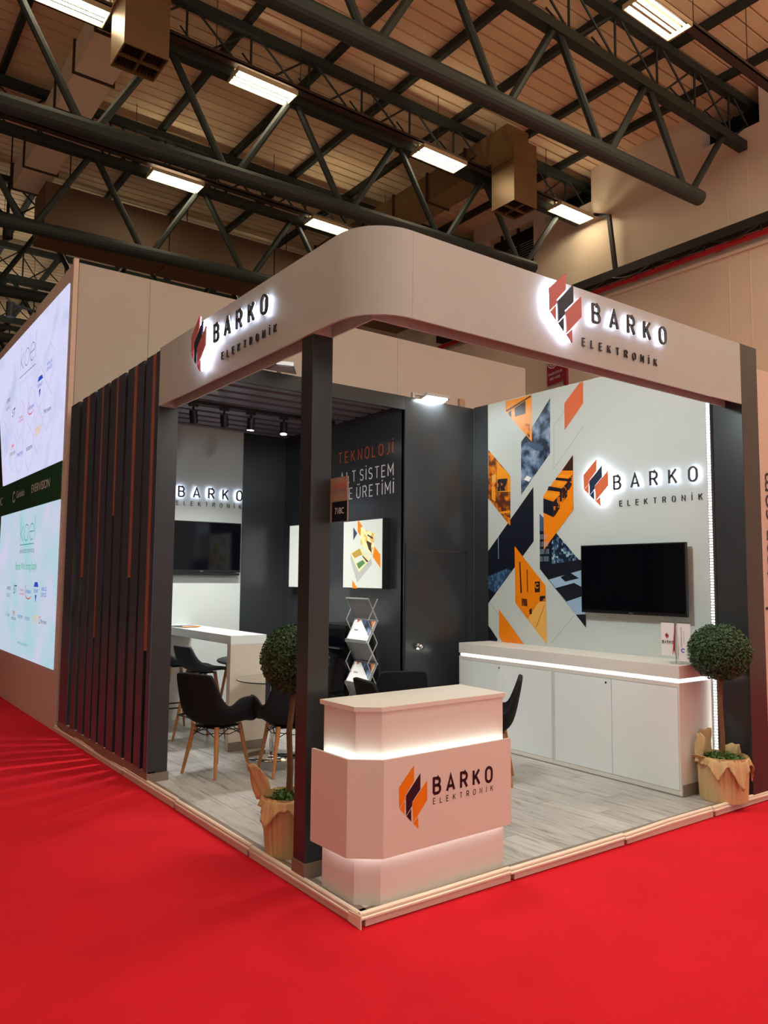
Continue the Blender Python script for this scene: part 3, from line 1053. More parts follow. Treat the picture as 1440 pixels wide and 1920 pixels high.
# storage room: side wall with slogan, door front
SX, SY = 2.715, 3.17
wall_in = structure('wall_inner')
box('side_panel', (SX, SY + 0.001, PZ), (SX + 0.06, BY - 0.01, 3.69), 'dark_laminate', wall_in)
MB().box((SX, SY - 0.02, PZ), (2.83, SY + 0.04, 3.69)).box((3.60, SY - 0.02, PZ), (3.71, SY + 0.04, 3.69)).box((2.83, SY - 0.02, 2.045), (3.60, SY + 0.04, 3.69)).build('front_panel', 'dark_laminate', wall_in)
box('wooden_batten', (3.56, SY + 0.05, 3.62), (3.64, SY + 0.09, 3.80), 'wood_offcut', wall_in)
box('joint_shadow_strip', (SX - 0.003, SY - 0.024, PZ), (SX + 0.02, SY - 0.019, 2.16), 'black_matt', wall_in)
fr = frame((SX, 0, 0), (0, -1, 0), (0, 0, 1), (-1, 0, 0))
word_parts('TEKNOLOJ\u0130', fr, -4.44, -3.365, 3.105, 0.125, 0.013, 'text_orange', wall_in, 0.001, 0.003, 'lettering', True)
# second and third lines: word by word
word_parts('ALT', fr, -4.40, -4.075, 2.86, 0.125, 0.013, 'text_white', wall_in, 0.001, 0.003, 'lettering', True)
word_parts('S\u0130STEM', fr, -3.985, -3.355, 2.86, 0.125, 0.013, 'text_white', wall_in, 0.001, 0.003, 'lettering', True)
word_parts('VE', fr, -4.345, -4.14, 2.665, 0.125, 0.013, 'text_white', wall_in, 0.001, 0.003, 'lettering', True)
word_parts('\u00dcRET\u0130M\u0130', fr, -4.05, -3.35, 2.665, 0.125, 0.013, 'text_white', wall_in, 0.001, 0.003, 'lettering', True)
door = structure('door_1')
box('door_leaf', (2.833, SY - 0.013, PZ + 0.005), (3.597, SY + 0.03, 2.0425), 'dark_laminate', door, bev=0.003)
h = MB()
h.tube((2.905, SY - 0.012, 1.03), (2.905, SY - 0.022, 1.03), 0.032, n=18)
h.tube((2.905, SY - 0.02, 1.03), (2.905, SY - 0.055, 1.03), 0.012, n=12)
h.add(*(lambda m: (m.v, m.f))(MB().lathe([(0.012, 0), (0.026, 0.008), (0.031, 0.02), (0.026, 0.034), (0.010, 0.04)], (0, 0, 0), 18)) ) if False else None
h.build('door_knob', 'chrome', door, smooth=False)
kb = MB()
kp = [(0.012, 0.052), (0.026, 0.058), (0.031, 0.072), (0.026, 0.086), (0.008, 0.092)]
n = 18
vs = [(2.905 + r * cos(2 * pi * i / n), SY - d_, 1.03 + r * sin(2 * pi * i / n)) for r, d_ in kp for i in range(n)]
fs = [(k * n + i, k * n + (i + 1) % n, (k + 1) * n + (i + 1) % n, (k + 1) * n + i) for k in range(4) for i in range(n)] + [tuple(range(n)), tuple(range(4 * n, 5 * n))]
kb.add(vs, fs).build('knob_ball', 'chrome', door, smooth=True)

# right wall: white graphic board, dark end panels, led strip, end post
GX = 3.72
wall_r = structure('wall_side')
box('graphic_board', (GX, 0.30, PZ), (GX + 0.025, 2.93, 3.70), 'white_wall', wall_r)
box('dark_panel', (GX - 0.01, 2.93, PZ), (GX + 0.05, 3.149, 3.70), 'dark_laminate', wall_r)
box('dark_panel', (GX + 0.035, 0.02, PZ), (GX + 0.06, 3.15, 3.685), 'dark_laminate', wall_r)
fr = frame((GX, 0, 0), (0, -1, 0), (0, 0, 1), (-1, 0, 0))
GP = {
 'G2': [(2.014, 3.612), (2.021, 3.037), (2.43, 2.638), (2.425, 3.21), (2.267, 3.34)],
 'G2a': [(2.388, 2.799), (2.347, 2.839), (2.283, 2.811), (2.318, 2.771)],
 'G2b': [(2.378, 3.182), (2.314, 3.199), (2.111, 3.12), (2.122, 3.079), (2.201, 3.081)],
 'G1': [(2.652, 3.69), (2.266, 3.69), (2.271, 3.189), (2.653, 3.577)],
 'G1a': [(2.518, 3.593), (2.356, 3.644), (2.358, 3.504), (2.512, 3.494)],
 'G1b': [(2.646, 3.588), (2.28, 3.687), (2.28, 3.67), (2.64, 3.569)],
 'G1c': [(2.61, 3.559), (2.566, 3.574), (2.567, 3.494), (2.607, 3.536)],
 'G1d': [(2.418, 3.35), (2.359, 3.398), (2.298, 3.38), (2.3, 3.232)],
 'G3': [(1.63, 3.695), (1.587, 3.695), (1.593, 3.478), (1.828, 3.247), (1.829, 3.52)],
 'G5': [(2.254, 2.709), (2.256, 2.142), (2.929, 1.482), (2.929, 2.056)],
 'G5a': [(2.929, 1.777), (2.646, 1.857), (2.561, 1.839), (2.82, 1.591), (2.929, 1.643)],
 'G5b': [(2.777, 2.204), (2.767, 2.212), (2.766, 1.963), (2.773, 1.972)],
 'G4': [(2.921, 3.186), (2.584, 2.858), (2.588, 2.315), (2.929, 2.646)],
 'G4a': [(2.787, 3.037), (2.584, 2.858), (2.585, 2.686), (2.789, 2.703)],
 'G4b': [(2.782, 2.842), (2.627, 2.836), (2.628, 2.703), (2.783, 2.707)],
 'G4c': [(2.872, 2.769), (2.814, 2.764), (2.815, 2.597), (2.872, 2.628)],
 'G4d': [(2.747, 2.479), (2.593, 2.487), (2.593, 2.46), (2.74, 2.46)],
 'G4e': [(2.865, 2.891), (2.807, 2.903), (2.808, 2.813), (2.865, 2.809)],
 'G4f': [(2.63, 2.418), (2.591, 2.403), (2.591, 2.319), (2.624, 2.352)],
 'G6': [(2.526, 2.099), (2.097, 1.685), (2.086, 1.091), (2.522, 1.499)],
 'G6a': [(2.196, 1.513), (2.094, 1.528), (2.086, 1.091), (2.344, 1.34)],
 'G6b': [(2.46, 1.933), (2.445, 1.929), (2.424, 1.604), (2.447, 1.603)],
 'G6c': [(2.356, 1.851), (2.344, 1.847), (2.339, 1.614), (2.35, 1.614)],
 'G6d': [(2.244, 1.725), (2.173, 1.727), (2.174, 1.617), (2.245, 1.613)],
 'G6e': [(2.178, 1.58), (2.101, 1.582), (2.102, 1.526), (2.179, 1.526)],
 'G6f': [(2.434, 1.548), (2.353, 1.542), (2.348, 1.466), (2.429, 1.472)],
 'G6g': [(2.326, 1.433), (2.286, 1.452), (2.286, 1.389), (2.32, 1.387)],
 'G6h': [(2.232, 1.258), (2.113, 1.491), (2.109, 1.489), (2.228, 1.255)],
 'G7': [(2.169, 2.425), (1.585, 1.864), (1.59, 1.29), (2.172, 1.855)],
 'G7g': [(2.169, 2.425), (2.114, 2.376), (2.115, 2.238), (2.171, 2.248)],
 'G7a': [(2.008, 2.126), (1.948, 2.212), (1.663, 1.936), (2.011, 1.905)],
 'G7b': [(2.164, 1.888), (1.648, 1.943), (1.586, 1.864), (1.586, 1.797), (2.072, 1.759), (2.167, 1.853)],
 'G7c': [(2.051, 1.747), (1.586, 1.852), (1.589, 1.407), (1.712, 1.409)],
 'G7d': [(1.901, 1.772), (1.776, 1.817), (1.666, 1.762), (1.839, 1.728)],
 'G7e': [(1.966, 1.662), (1.727, 1.717), (1.589, 1.656), (1.59, 1.602), (1.827, 1.532)],
 'G7f': [(1.712, 1.409), (1.589, 1.418), (1.59, 1.29)],
 'G8': [(1.723, 2.983), (1.726, 2.438), (2.114, 2.05), (2.113, 2.604)],
 'G8w': [(1.723, 2.983), (1.725, 2.825), (1.865, 2.839)],
 'G8f': [(1.783, 2.749), (1.731, 2.784), (1.743, 2.68), (1.783, 2.63)],
 'G8c': [(1.941, 2.777), (1.783, 2.749), (1.785, 2.635), (1.8, 2.636), (1.799, 2.726), (1.952, 2.753)],
 'G8t3': [(1.887, 2.804), (1.752, 2.782), (1.793, 2.758), (1.914, 2.774)],
 'G8e': [(1.868, 2.658), (1.794, 2.717), (1.801, 2.571), (1.865, 2.518)],
 'G8b': [(2.039, 2.698), (1.868, 2.658), (1.87, 2.527), (1.896, 2.529), (1.895, 2.628), (2.061, 2.658)],
 'G8t2': [(1.979, 2.743), (1.81, 2.715), (1.862, 2.674), (2.006, 2.704)],
 'G8a': [(2.114, 2.579), (1.981, 2.535), (1.978, 2.373), (2.115, 2.431)],
 'G8d': [(1.981, 2.535), (1.895, 2.595), (1.897, 2.463), (1.976, 2.373)],
 'G8t1': [(2.083, 2.643), (1.9, 2.612), (1.959, 2.558), (2.106, 2.595)],
 'G9': [(2.761, 1.421), (2.398, 1.074), (2.706, 1.072), (2.761, 1.127)],
 'G10': [(2.929, 1.244), (2.783, 1.099), (2.795, 1.076), (2.929, 1.072)],
}
GM = {'G1': 'print_amber', 'G1a': 'print_brown', 'G1b': 'print_brown', 'G1c': 'print_brown', 'G1d': 'photo_amber', 'G2': 'photo_circuit', 'G2a': 'print_white', 'G2b': 'print_blue',
      'G3': 'acrylic_red', 'G4': 'photo_amber', 'G4a': 'print_amber', 'G4b': 'photo_case', 'G4c': 'print_amber', 'G4d': 'print_amber', 'G4e': 'print_orange_pale', 'G4f': 'print_orange',
      'G5': 'print_navy', 'G5a': 'photo_board', 'G5b': 'print_sky', 'G6': 'print_orange', 'G6a': 'print_orange_pale', 'G6b': 'print_brown', 'G6c': 'print_brown', 'G6d': 'print_brown',
      'G6e': 'photo_case', 'G6f': 'photo_amber', 'G6g': 'print_brown', 'G6h': 'print_brown', 'G7': 'print_navy', 'G7a': 'photo_city', 'G7b': 'print_navy', 'G7c': 'print_sky', 'G7d': 'print_navy',
      'G7e': 'print_navy', 'G7f': 'print_navy', 'G7g': 'print_blue', 'G8': 'print_orange', 'G8a': 'print_navy', 'G8b': 'print_navy', 'G8c': 'print_navy', 'G8d': 'photo_case', 'G8e': 'photo_case',
      'G8f': 'photo_case', 'G8w': 'print_brown', 'G8t1': 'print_amber', 'G8t2': 'print_amber', 'G8t3': 'print_amber', 'G9': 'print_orange', 'G10': 'print_navy'}
for k, (nm, pts) in enumerate(GP.items()):
    MB().flat([(-a, b_) for a, b_ in pts], fr, 0.0006 + 0.00012 * k).build('printed_shape', GM[nm], wall_r, fix=False)
text('010 011\n1101 001\n0101 110\n011 0101', fr, -2.165, 1.93, 0.12, 0.28, 'print_sky', wall_r, 0.0075, 'printed_code')
# crescent flag inside the printed photo
mb = MB()
for q in ribbon([(-2.208 + 0.022 * cos(radians(a)), 1.682 + 0.022 * sin(radians(a))) for a in range(40, 330, 24)], 0.009, False):
    mb.flat([tuple(p_) for p_ in q], fr, 0.0078)
mb.build('printed_shape', 'print_amber', wall_r, fix=False)
for pts in ([(1.83, 3.441), (1.971, 3.312), (1.977, 2.868), (1.592, 3.25)], [(2.919, 1.498), (2.762, 1.354)], [(1.732, 1.4), (2.037, 1.111)]):
    mb = MB()
    for q in ribbon([(-a, b_) for a, b_ in pts], 0.005, False):
        mb.flat([tuple(p_) for p_ in q], fr, 0.0005)
    mb.build('printed_line', 'print_grey', wall_r, fix=False)
# led strip with visible diodes at the board's edge
root = thing('led_strip', 'vertical dotted white LED strip on the edge of the graphic wall', 'light strip', (GX + 0.02, 0.28, PZ))
box('strip_profile', (GX + 0.0, 0.262, PZ + 0.01), (GX + 0.034, 0.298, 3.66), 'brushed_alu', root)
mb = MB()
z = PZ + 0.03
while z < 3.64:
    mb.box((GX - 0.004, 0.268, z), (GX, 0.292, z + 0.014))
    z += 0.024
mb.build('led_diodes', 'strip_glow', root, kind='stuff')

root = thing('column', 'dark end post of the right wall beside the vertical lettering', 'column', (3.88, 0.05, PZ))
box('shaft', (3.756, 0.0, PZ + 0.0), (4.012, 0.10, 3.705), 'dark_laminate', root, bev=0.002)
box('plinth', (3.75, 0.1, PZ), (3.7555, 0.26, PZ + 0.08), 'baseboard_wood', root)

# slatted black canopy over the bar corner
root = thing('slat_canopy', 'black slatted canopy over the back corner with deep front beam', 'canopy', (1.4, 4.4, 3.6))
box('front_beam', (0.16, SY - 0.02, 3.545), (2.712, SY + 0.02, 3.692), 'black_matt', root)
y = 3.32
while y < 5.74:
    box('canopy_slat', (0.16, y, 3.60), (2.712, min(5.745, y + 0.165), 3.685), 'canopy_slat', root)
    y += 0.258
box('top_sheet', (0.16, SY + 0.02, 3.688), (2.712, 5.83, 3.695), 'black_matt', root)

# track with four spots
root = thing('track_rail', 'black lighting track under the slatted canopy', 'track', (1.3, 4.37, 3.57))
box('rail', (0.45, 4.352, 3.565), (2.6, 4.388, 3.599), 'black_matt', root)
SPOT = [(0.84, 'first black track spot from the left under the canopy', (0.55, 0.55), False), (1.19, 'second black track spot from the left under the canopy', (0.5, 0.5), False),
        (1.51, 'third track spot from the left, with a thin lit rim', (0.0, 0.25), True), (1.92, 'fourth track spot from the left, its white lens shining', (-0.25, -0.35), True)]
for x, lb, (tx, ty), lit in SPOT:
    root = thing('track_spot', lb, 'spotlight', (x, 4.37, 3.55), 'track spots under the canopy')
    box('adapter', (x - 0.05, 4.353, 3.53), (x + 0.05, 4.387, 3.5645), 'black_matt', root)
    MB().tube((x, 4.37, 3.53), (x, 4.37, 3.47), 0.012, n=8).build('stem', 'black_matt', root)
    ax = Vector((tx * 0.35, ty * 0.35, -1)).normalized()
    c = Vector((x, 4.37, 3.46))
    mb = MB().tube(c - ax * 0.03, c + ax * 0.10, 0.043, 0.043, 20)
    mb.build('spot_head', 'black_matt', root)
    lens = MB().tube(c + ax * 0.1005, c + ax * 0.103, 0.036, 0.036, 20).build('lens', 'spot_glow' if lit else 'black_gloss', root)
    l = bpy.data.lights.new('spot_light', 'SPOT')
    l.energy = 120 if lit else 90
    l.color = (1.0, 0.97, 0.93)
    l.spot_size = radians(115)
    l.spot_blend = 0.75
    l.shadow_soft_size = 0.03
    lo = bpy.data.objects.new('spot_light', l)
    lo.location = c + ax * 0.12
    lo.rotation_euler = ax.to_track_quat('-Z', 'Y').to_euler()
    COL.objects.link(lo)


# square led floodlights clipped to the beam
def panel_lamp(label, pts, glow, arm):
    root = thing('panel_lamp', label, 'lamp', pts[0])
    fr = frame((0, 0, 0), (1, 0, 0), (0, 1, 0), (0, 0, 1))
    MB().prism([(a, b_) for a, b_, _ in pts], fr, 3.70, 3.735).build('lamp_body', 'brushed_alu', root)
    cx = sum(p[0] for p in pts) / 4
    cy = sum(p[1] for p in pts) / 4
    MB().prism([(cx + (a - cx) * 0.86, cy + (b_ - cy) * 0.86) for a, b_, _ in pts], fr, 3.694, 3.6995).build('diffuser', glow, root)
    MB().bar((cx - 0.05, cy, 3.745), (arm[0], arm[1], 3.745), 0.03, 0.02).bar((arm[0], arm[1], 3.76), (arm[0], arm[1], 3.70), 0.03, 0.03).build('clamp_arm', 'brushed_alu', root)


panel_lamp('bright square LED panel lamp clipped on top of the dark door wall', [(3.03, 3.38, 0), (2.89, 3.0, 0), (3.2, 2.98, 0), (3.37, 3.36, 0)], 'panel_lamp_glow', (2.85, 3.19))
panel_lamp('unlit grey square panel lamp hanging behind the left fascia', [(1.03, 2.92, 0), (1.19, 2.88, 0), (1.36, 3.12, 0), (1.02, 3.14, 0)], 'print_grey', (1.2, 3.18))

# back-lit signs
frL = frame((0, 0, 0), (0, -1, 0), (0, 0, 1), (-1, 0, 0))
frF = frame((0, 0, 0), (1, 0, 0), (0, 0, 1), (0, -1, 0))
frB = frame((0, BY, 0), (1, 0, 0), (0, 0, 1), (0, -1, 0))
frG = frame((GX, 0, 0), (0, -1, 0), (0, 0, 1), (-1, 0, 0))
lit_sign('glowing BARKO sign with blade emblem on the left fascia above the slats', frL, (0, 1.6, 3.4), (-1.885, -1.075, 3.453), (-1.815, -0.998, 3.312), (-2.275, 3.272, 0.445, 1.1), red='fascia_orange_shaded')
lit_sign('glowing BARKO sign with blade emblem on the right fascia', frF, (2, 0, 3.4), (1.826, 2.655, 3.478), (1.755, 2.585, 3.310), (1.382, 3.283, 0.457, 1.12), red='fascia_orange_shaded')
lit_sign('glowing BARKO sign without emblem above the television on the back wall', frB, (1.6, BY, 2.6), (1.235, 2.075, 2.715), (1.225, 2.085, 2.615), tb=0.019)
lit_sign('glowing BARKO sign with orange and navy emblem above the television on the graphic wall', frG, (GX, 0.8, 2.6), (-1.213, -0.370, 2.592), (-1.178, -0.347, 2.433), (-1.555, 2.447, 0.443, 1.12))


# televisions
def tv(label, fr, u0, u1, v0, v1, loc, d0=0.05, bar=False, wallw=0.0):
    root = thing('television', label, 'television', loc)
    MB().prism([(u0, v0), (u1, v0), (u1, v1), (u0, v1)], fr, d0, d0 + 0.035).build('tv_body', 'black_plastic', root, bev=0.004)
    MB().prism([(u0 + 0.012, v0 + 0.03), (u1 - 0.012, v0 + 0.03), (u1 - 0.012, v1 - 0.012), (u0 + 0.012, v1 - 0.012)], fr, d0 + 0.035, d0 + 0.0365).build('tv_screen', 'black_gloss', root)
    uc, vc = (u0 + u1) / 2, (v0 + v1) / 2
    MB().prism([(uc - 0.2, vc - 0.1), (uc + 0.2, vc - 0.1), (uc + 0.2, vc + 0.1), (uc - 0.2, vc + 0.1)], fr, wallw, d0).build('wall_bracket', 'black_matt', root)
    MB().prism([(uc - 0.02, v0 + 0.010), (uc + 0.02, v0 + 0.010), (uc + 0.02, v0 + 0.017), (uc - 0.02, v0 + 0.017)], fr, d0 + 0.035, d0 + 0.037).build('brand_badge', 'brushed_alu', root)
    if bar:
        MB().prism([(u0, v0 - 0.035), (u1 - 0.01, v0 - 0.035), (u1 - 0.01, v0 - 0.008), (u0, v0 - 0.008)], fr, d0 - 0.02, d0 + 0.03).build('lower_bar', 'black_plastic', root)
    return root


tv('black television with a bar beneath it under the back wall BARKO sign', frB, 1.02, 2.055, 1.80, 2.42, (1.55, BY - 0.05, 1.8), bar=True)
tv('black television on the graphic wall above the white cabinets', frG, -1.572, -0.462, 1.440, 2.075, (GX - 0.05, 1.0, 1.44), d0=0.055)


# light boxes on the storage wall
def light_box(label, ya, yb, z0, z1, full):
    root = thing('light_box', label, 'light box', (SX, (ya + yb) / 2, z0))
    box('box_frame', (SX - 0.095, yb, z0), (SX, ya, z1), 'black_matt', root)
    fr = frame((SX - 0.095, 0, 0), (0, -1, 0), (0, 0, 1), (-1, 0, 0))
    MB().flat([(-ya + 0.008, z0 + 0.008), (-yb - 0.008, z0 + 0.008), (-yb - 0.008, z1 - 0.008), (-ya + 0.008, z1 - 0.008)], fr, 0.002).build('lit_face', 'box_white', root, fix=False)
    if not full:
        return
    BP = [('box_orange', [(3.882, 2.389), (3.864, 2.388), (3.784, 2.317), (3.819, 2.308), (3.821, 2.211), (3.879, 2.261)]), ('box_orange', [(3.556, 2.092), (3.444, 1.998), (3.442, 1.855), (3.587, 1.977)]),
          ('box_orange', [(3.979, 1.725), (3.871, 1.631), (3.977, 1.631)]), ('box_navy', [(3.969, 2.32), (3.888, 2.246), (3.966, 2.169)]),
          ('box_grey', [(4.022, 2.024), (3.848, 1.808), (3.612, 1.963), (3.602, 1.895), (3.881, 1.694), (4.011, 1.934)]), ('box_cream', [(4.022, 2.024), (3.836, 2.085), (3.612, 1.963), (3.848, 1.808)]),
          ('box_case', [(3.819, 2.303), (3.546, 2.228), (3.596, 1.996), (3.82, 2.124)]), ('box_gold', [(3.995, 2.021), (3.836, 2.075), (3.783, 2.005), (3.931, 1.968)]),
          ('box_white', [(3.925, 1.965), (3.79, 2.003), (3.773, 1.95), (3.894, 1.91)]), ('box_green', [(3.894, 1.907), (3.773, 1.946), (3.725, 1.911), (3.849, 1.847)]),
          ('box_dark', [(3.783, 2.0), (3.662, 1.929), (3.696, 1.92), (3.782, 1.985)]), ('box_dark', [(3.684, 2.228), (3.582, 2.19), (3.59, 2.171), (3.692, 2.214)]),
          ('box_dark', [(3.7, 2.16), (3.606, 2.128), (3.614, 2.099), (3.708, 2.136)]), ('box_dark', [(3.699, 2.131), (3.62, 2.12), (3.60, 2.016), (3.66, 2.06)])]
    for k, (m_, pts) in enumerate(BP):
        MB().flat([(-a, b_) for a, b_ in pts], fr, 0.0025 + 0.0002 * k).build('printed_shape', m_, root, fix=False)


for nm, c, s in (('box_white', L(232, 236, 224), 1.0), ('box_orange', L(255, 150, 10), 0.9), ('box_navy', L(58, 70, 100), 0.9), ('box_grey', L(206, 206, 198), 0.9), ('box_cream', L(246, 240, 186), 0.95),
                 ('box_gold', L(206, 168, 70), 0.9), ('box_green', L(96, 150, 84), 0.9), ('box_dark', L(84, 62, 50), 0.8)):
    emit(nm, c, s * 0.72)
    MATS[nm].node_tree.nodes['Principled BSDF'].inputs['Base Color'].default_value = (c[0] * 0.25, c[1] * 0.25, c[2] * 0.25, 1)
ramp_print('box_case', [(0.0, L(236, 220, 160)), (1.0, L(120, 90, 50)), (0.45, L(222, 200, 130)), (0.7, L(200, 170, 96))], 26, 'cell', glow=0.5)
light_box('backlit panel showing an opened measuring case on the dark storage wall', 4.175, 3.405, 1.63, 2.395, True)
light_box('backlit panel seen edge-on left of the column, deeper on the storage wall', 5.43, 4.68, 1.62, 2.41, False)

# stand number flag on the column
root = thing('stand_number_sign', 'small flag sign reading 718C sticking out from the black column', 'sign', (0.15, 0.48, 2.1))
box('sign_plate', (0.150, 0.392, 2.075), (0.158, 0.575, 2.335), 'sign_brown', root)
fr = frame((0.150, 0.575, 2.075), (0, -1, 0), (0, 0, 1), (-1, 0, 0))
MB().flat([(0.022, 0.0), (0.183, 0.0), (0.183, 0.118), (0.022, 0.118)], fr, 0.0006).build('number_field', 'print_navy', root, fix=False)
text('718C', fr, 0.055, 0.045, 0.095, 0.036, 'text_white', root, 0.0012)
text("IDEF'23", fr, 0.045, 0.196, 0.125, 0.028, 'text_red', root, 0.0012)
text('INTERNATIONAL', fr, 0.030, 0.183, 0.14, 0.008, 'text_grey', root, 0.0012)
text('DEFENCE INDUSTRY FAIR', fr, 0.030, 0.170, 0.14, 0.008, 'text_grey', root, 0.0012)


# ================================================================== FURNITURE
# white cabinets along the graphic wall
CXF = 3.262


def cabinet(label, y0, y1, lock_y):
    root = thing('cabinet', label, 'cabinet', (3.5, (y0 + y1) / 2, PZ), 'white cabinets under the worktop')
    box('body', (CXF + 0.018, y0 + 0.001, PZ), (GX - 0.003, y1 - 0.001, 0.94), 'white_laminate', root)
    MB().box((CXF, y0 + 0.001, 0.905), (CXF + 0.018, y1 - 0.001, 0.94)).box((CXF, y0 + 0.001, PZ + 0.012), (CXF + 0.018, y1 - 0.001, 0.105)).box((CXF, y0 + 0.001, 0.105), (CXF + 0.018, y0 + 0.015, 0.905)).box((CXF, y1 - 0.015, 0.105), (CXF + 0.018, y1 - 0.001, 0.905)).build('face_frame', 'white_laminate', root)
    box('toe_strip', (CXF + 0.003, y0, PZ), (CXF + 0.017, y1, PZ + 0.012), 'print_grey', root)
    ym = (y0 + y1) / 2
    for a, b_ in ((y0 + 0.018, ym - 0.002), (ym + 0.002, y1 - 0.018)):
        d = box('door', (CXF + 0.001, a, 0.108), (CXF + 0.017, b_, 0.902), 'white_gloss', root, bev=0.0015)
        if a <= lock_y <= b_:
            MB().tube((CXF + 0.001, lock_y, 0.868), (CXF - 0.004, lock_y, 0.868), 0.009, n=14).build('lock', 'chrome', d)


cabinet('white two-door cabinet at the front end of the row, beside the potted tree', 0.31, 1.612, 1.015)
cabinet('white two-door cabinet at the back end of the row, beside the dark door', 1.614, 2.90, 2.306)
box('end_panel_skirting', (3.28, 0.300, PZ), (3.70, 0.309, PZ + 0.09), 'baseboard_wood', wall_r)
root = thing('worktop', 'long white worktop with a lit groove on the cabinets', 'worktop', (3.5, 1.6, 0.94))
box('slab', (CXF - 0.004, 0.306, 0.972), (GX - 0.001, 2.90, 1.075), 'white_laminate', root, bev=0.002)
box('recess', (CXF + 0.03, 0.33, 0.941), (GX - 0.003, 2.88, 0.972), 'white_laminate', root)
box('led_line', (CXF + 0.006, 0.316, 0.947), (CXF + 0.028, 2.885, 0.963), 'strip_glow', root)
box('led_line', (CXF + 0.03, 0.314, 0.947), (GX - 0.01, 0.328, 0.963), 'strip_glow', root)

# reception counter
frT = frame((0, 0, 0), (1, 0, 0), (0, 1, 0), (0, 0, 1))
root = thing('reception_counter', 'white reception counter with glowing bands and BARKO print at the stand corner', 'counter', (0.6, 0.25, PZ))
MB().prism([(0.155, 0.045), (1.07, 0.070), (1.075, 0.465), (0.045, 0.440), (0.05, 0.135)], frT, PZ, 1.046).build('body', 'white_laminate', root)
MB().prism([(0.146, 0.032), (1.083, 0.058), (1.105, 0.487), (0.022, 0.452), (0.032, 0.126)], frT, 1.046, 1.071).build('counter_top', 'white_laminate', root, bev=0.0015)
mb = MB()
line = [(-0.022, 0.445), (-0.012, 0.108), (0.131, -0.004), (1.082, 0.025)]
for q in ribbon(line, 0.018, False):
    mb.prism([tuple(p_) for p_ in q], frT, 0.315, 0.810)
mb.build('band_panel', 'white_laminate', root)
mid = [(0.018, 0.435), (0.025, 0.122), (0.144, 0.024), (1.075, 0.048)]
for z0, z1, zl in ((0.765, 0.78, 0.790), (0.345, 0.36, 0.335)):
    mb = MB()
    for q in ribbon(mid, 0.05, False):
        mb.prism([tuple(p_) for p_ in q], frT, z0, z1)
    mb.build('channel_shelf', 'white_laminate', root)
    mb = MB()
    for q in ribbon(mid, 0.02, False):
        mb.prism([tuple(p_) for p_ in q], frT, min(z1 if zl > z1 else zl, zl), max(zl, z0 if zl < z0 else zl) + 0.002)
    mb.build('led_line', 'counter_strip_glow', root)
frC = frame((0.131, -0.0130, 0), (0.9995, 0.0306, 0), (0, 0, 1), (0.0306, -0.9995, 0))
emblem(frC, 0.098, 0.4222, 0.336, {'orange': 'print_orange', 'navy': 'print_ink'}, root, 0.0012, 0.0012, name='emblem_print')
word_parts('BARKO', frC, 0.342, 0.790, 0.587, 0.080, 0.0165, 'print_ink', root, 0.0012, 0.0012, 'print_letter')
word_parts('ELEKTRON\u0130K', frC, 0.338, 0.798, 0.533, 0.029, 0.0042, 'print_ink', root, 0.0012, 0.0012, 'print_letter')

# bar table against the back wall
root = thing('bar_table', 'tall white bar table with stone-look end panel reaching to the back wall', 'table', (1.22, 4.7, PZ))
box('table_top', (1.04, 3.752, 1.085), (1.43, BY - 0.002, 1.172), 'white_gloss', root, bev=0.002)
box('end_panel', (1.04, 3.752, PZ), (1.43, 3.83, 1.0845), 'marble_panel', root, bev=0.002)
box('end_panel_rear', (1.04, 5.66, PZ), (1.43, BY - 0.002, 1.0845), 'white_laminate', root)
box('plinth', (1.035, 3.742, PZ), (1.435, 3.752, PZ + 0.085), 'baseboard_wood', root)
for k, (x, y, r, m_) in enumerate(((1.17, 5.30, 0.2, 'print_white'), (1.22, 5.26, -0.1, 'print_amber'), (1.15, 5.36, 0.5, 'print_navy'))):
    cr_, sr_ = cos(r), sin(r)
    zz = 1.1722 + 0.006 * (2, 0, 1)[k] if False else 1.1725 + 0.0065 * (2 - k)
    fr = frame((x, y, zz), (cr_, sr_, 0), (-sr_, cr_, 0), (0, 0, 1))
    root = thing('brochure', ('brochure with white cover on top of the pile on the bar table', 'orange brochure in the middle of the pile on the bar table', 'dark brochure at the bottom of the pile on the bar table')[k], 'brochure', (x, y, zz), 'brochures on the bar table')
    MB().prism([(-0.105, -0.148), (0.105, -0.148), (0.105, 0.148), (-0.105, 0.148)], fr, 0, 0.005).build('pages', 'print_white' if k != 1 else 'print_amber', root)
    MB().flat([(-0.1, -0.14), (0.1, -0.14), (0.1, 0.0), (-0.1, 0.06)], fr, 0.0055).build('cover_print', ('print_blue', 'print_orange', 'print_navy')[k], root, fix=False)


# chairs -------------------------------------------------------------
def shell(center, edge, nu=12, rise=3.0):
    """upholstered shell surface: rows run from the front lip to the top of the back"""
    vs, fs = [], []
    rows = len(center)
    for c, e_ in zip(center, edge):
        for i in range(nu + 1):
            u = -1 + 2 * i / nu
            s = abs(u)
            yy = e_[1] * (1 - (1 - s) ** 1.5) * (1 if u > 0 else -1)
            k = s ** rise
            vs.append((c[0] + (e_[0] - c[0]) * k, yy, c[1] + (e_[2] - c[1]) * k))
    for r_ in range(rows - 1):
        for i in range(nu):
            a = r_ * (nu + 1) + i
            fs.append((a, a + 1, a + nu + 2, a + nu + 1))
    return MB().add(vs, fs)


def finish_shell(o, th):
    md = o.modifiers.new('thickness', 'SOLIDIFY')
    md.thickness = th
    md.offset = 0
    md = o.modifiers.new('round', 'SUBSURF')
    md.levels = 2
    md.render_levels = 2


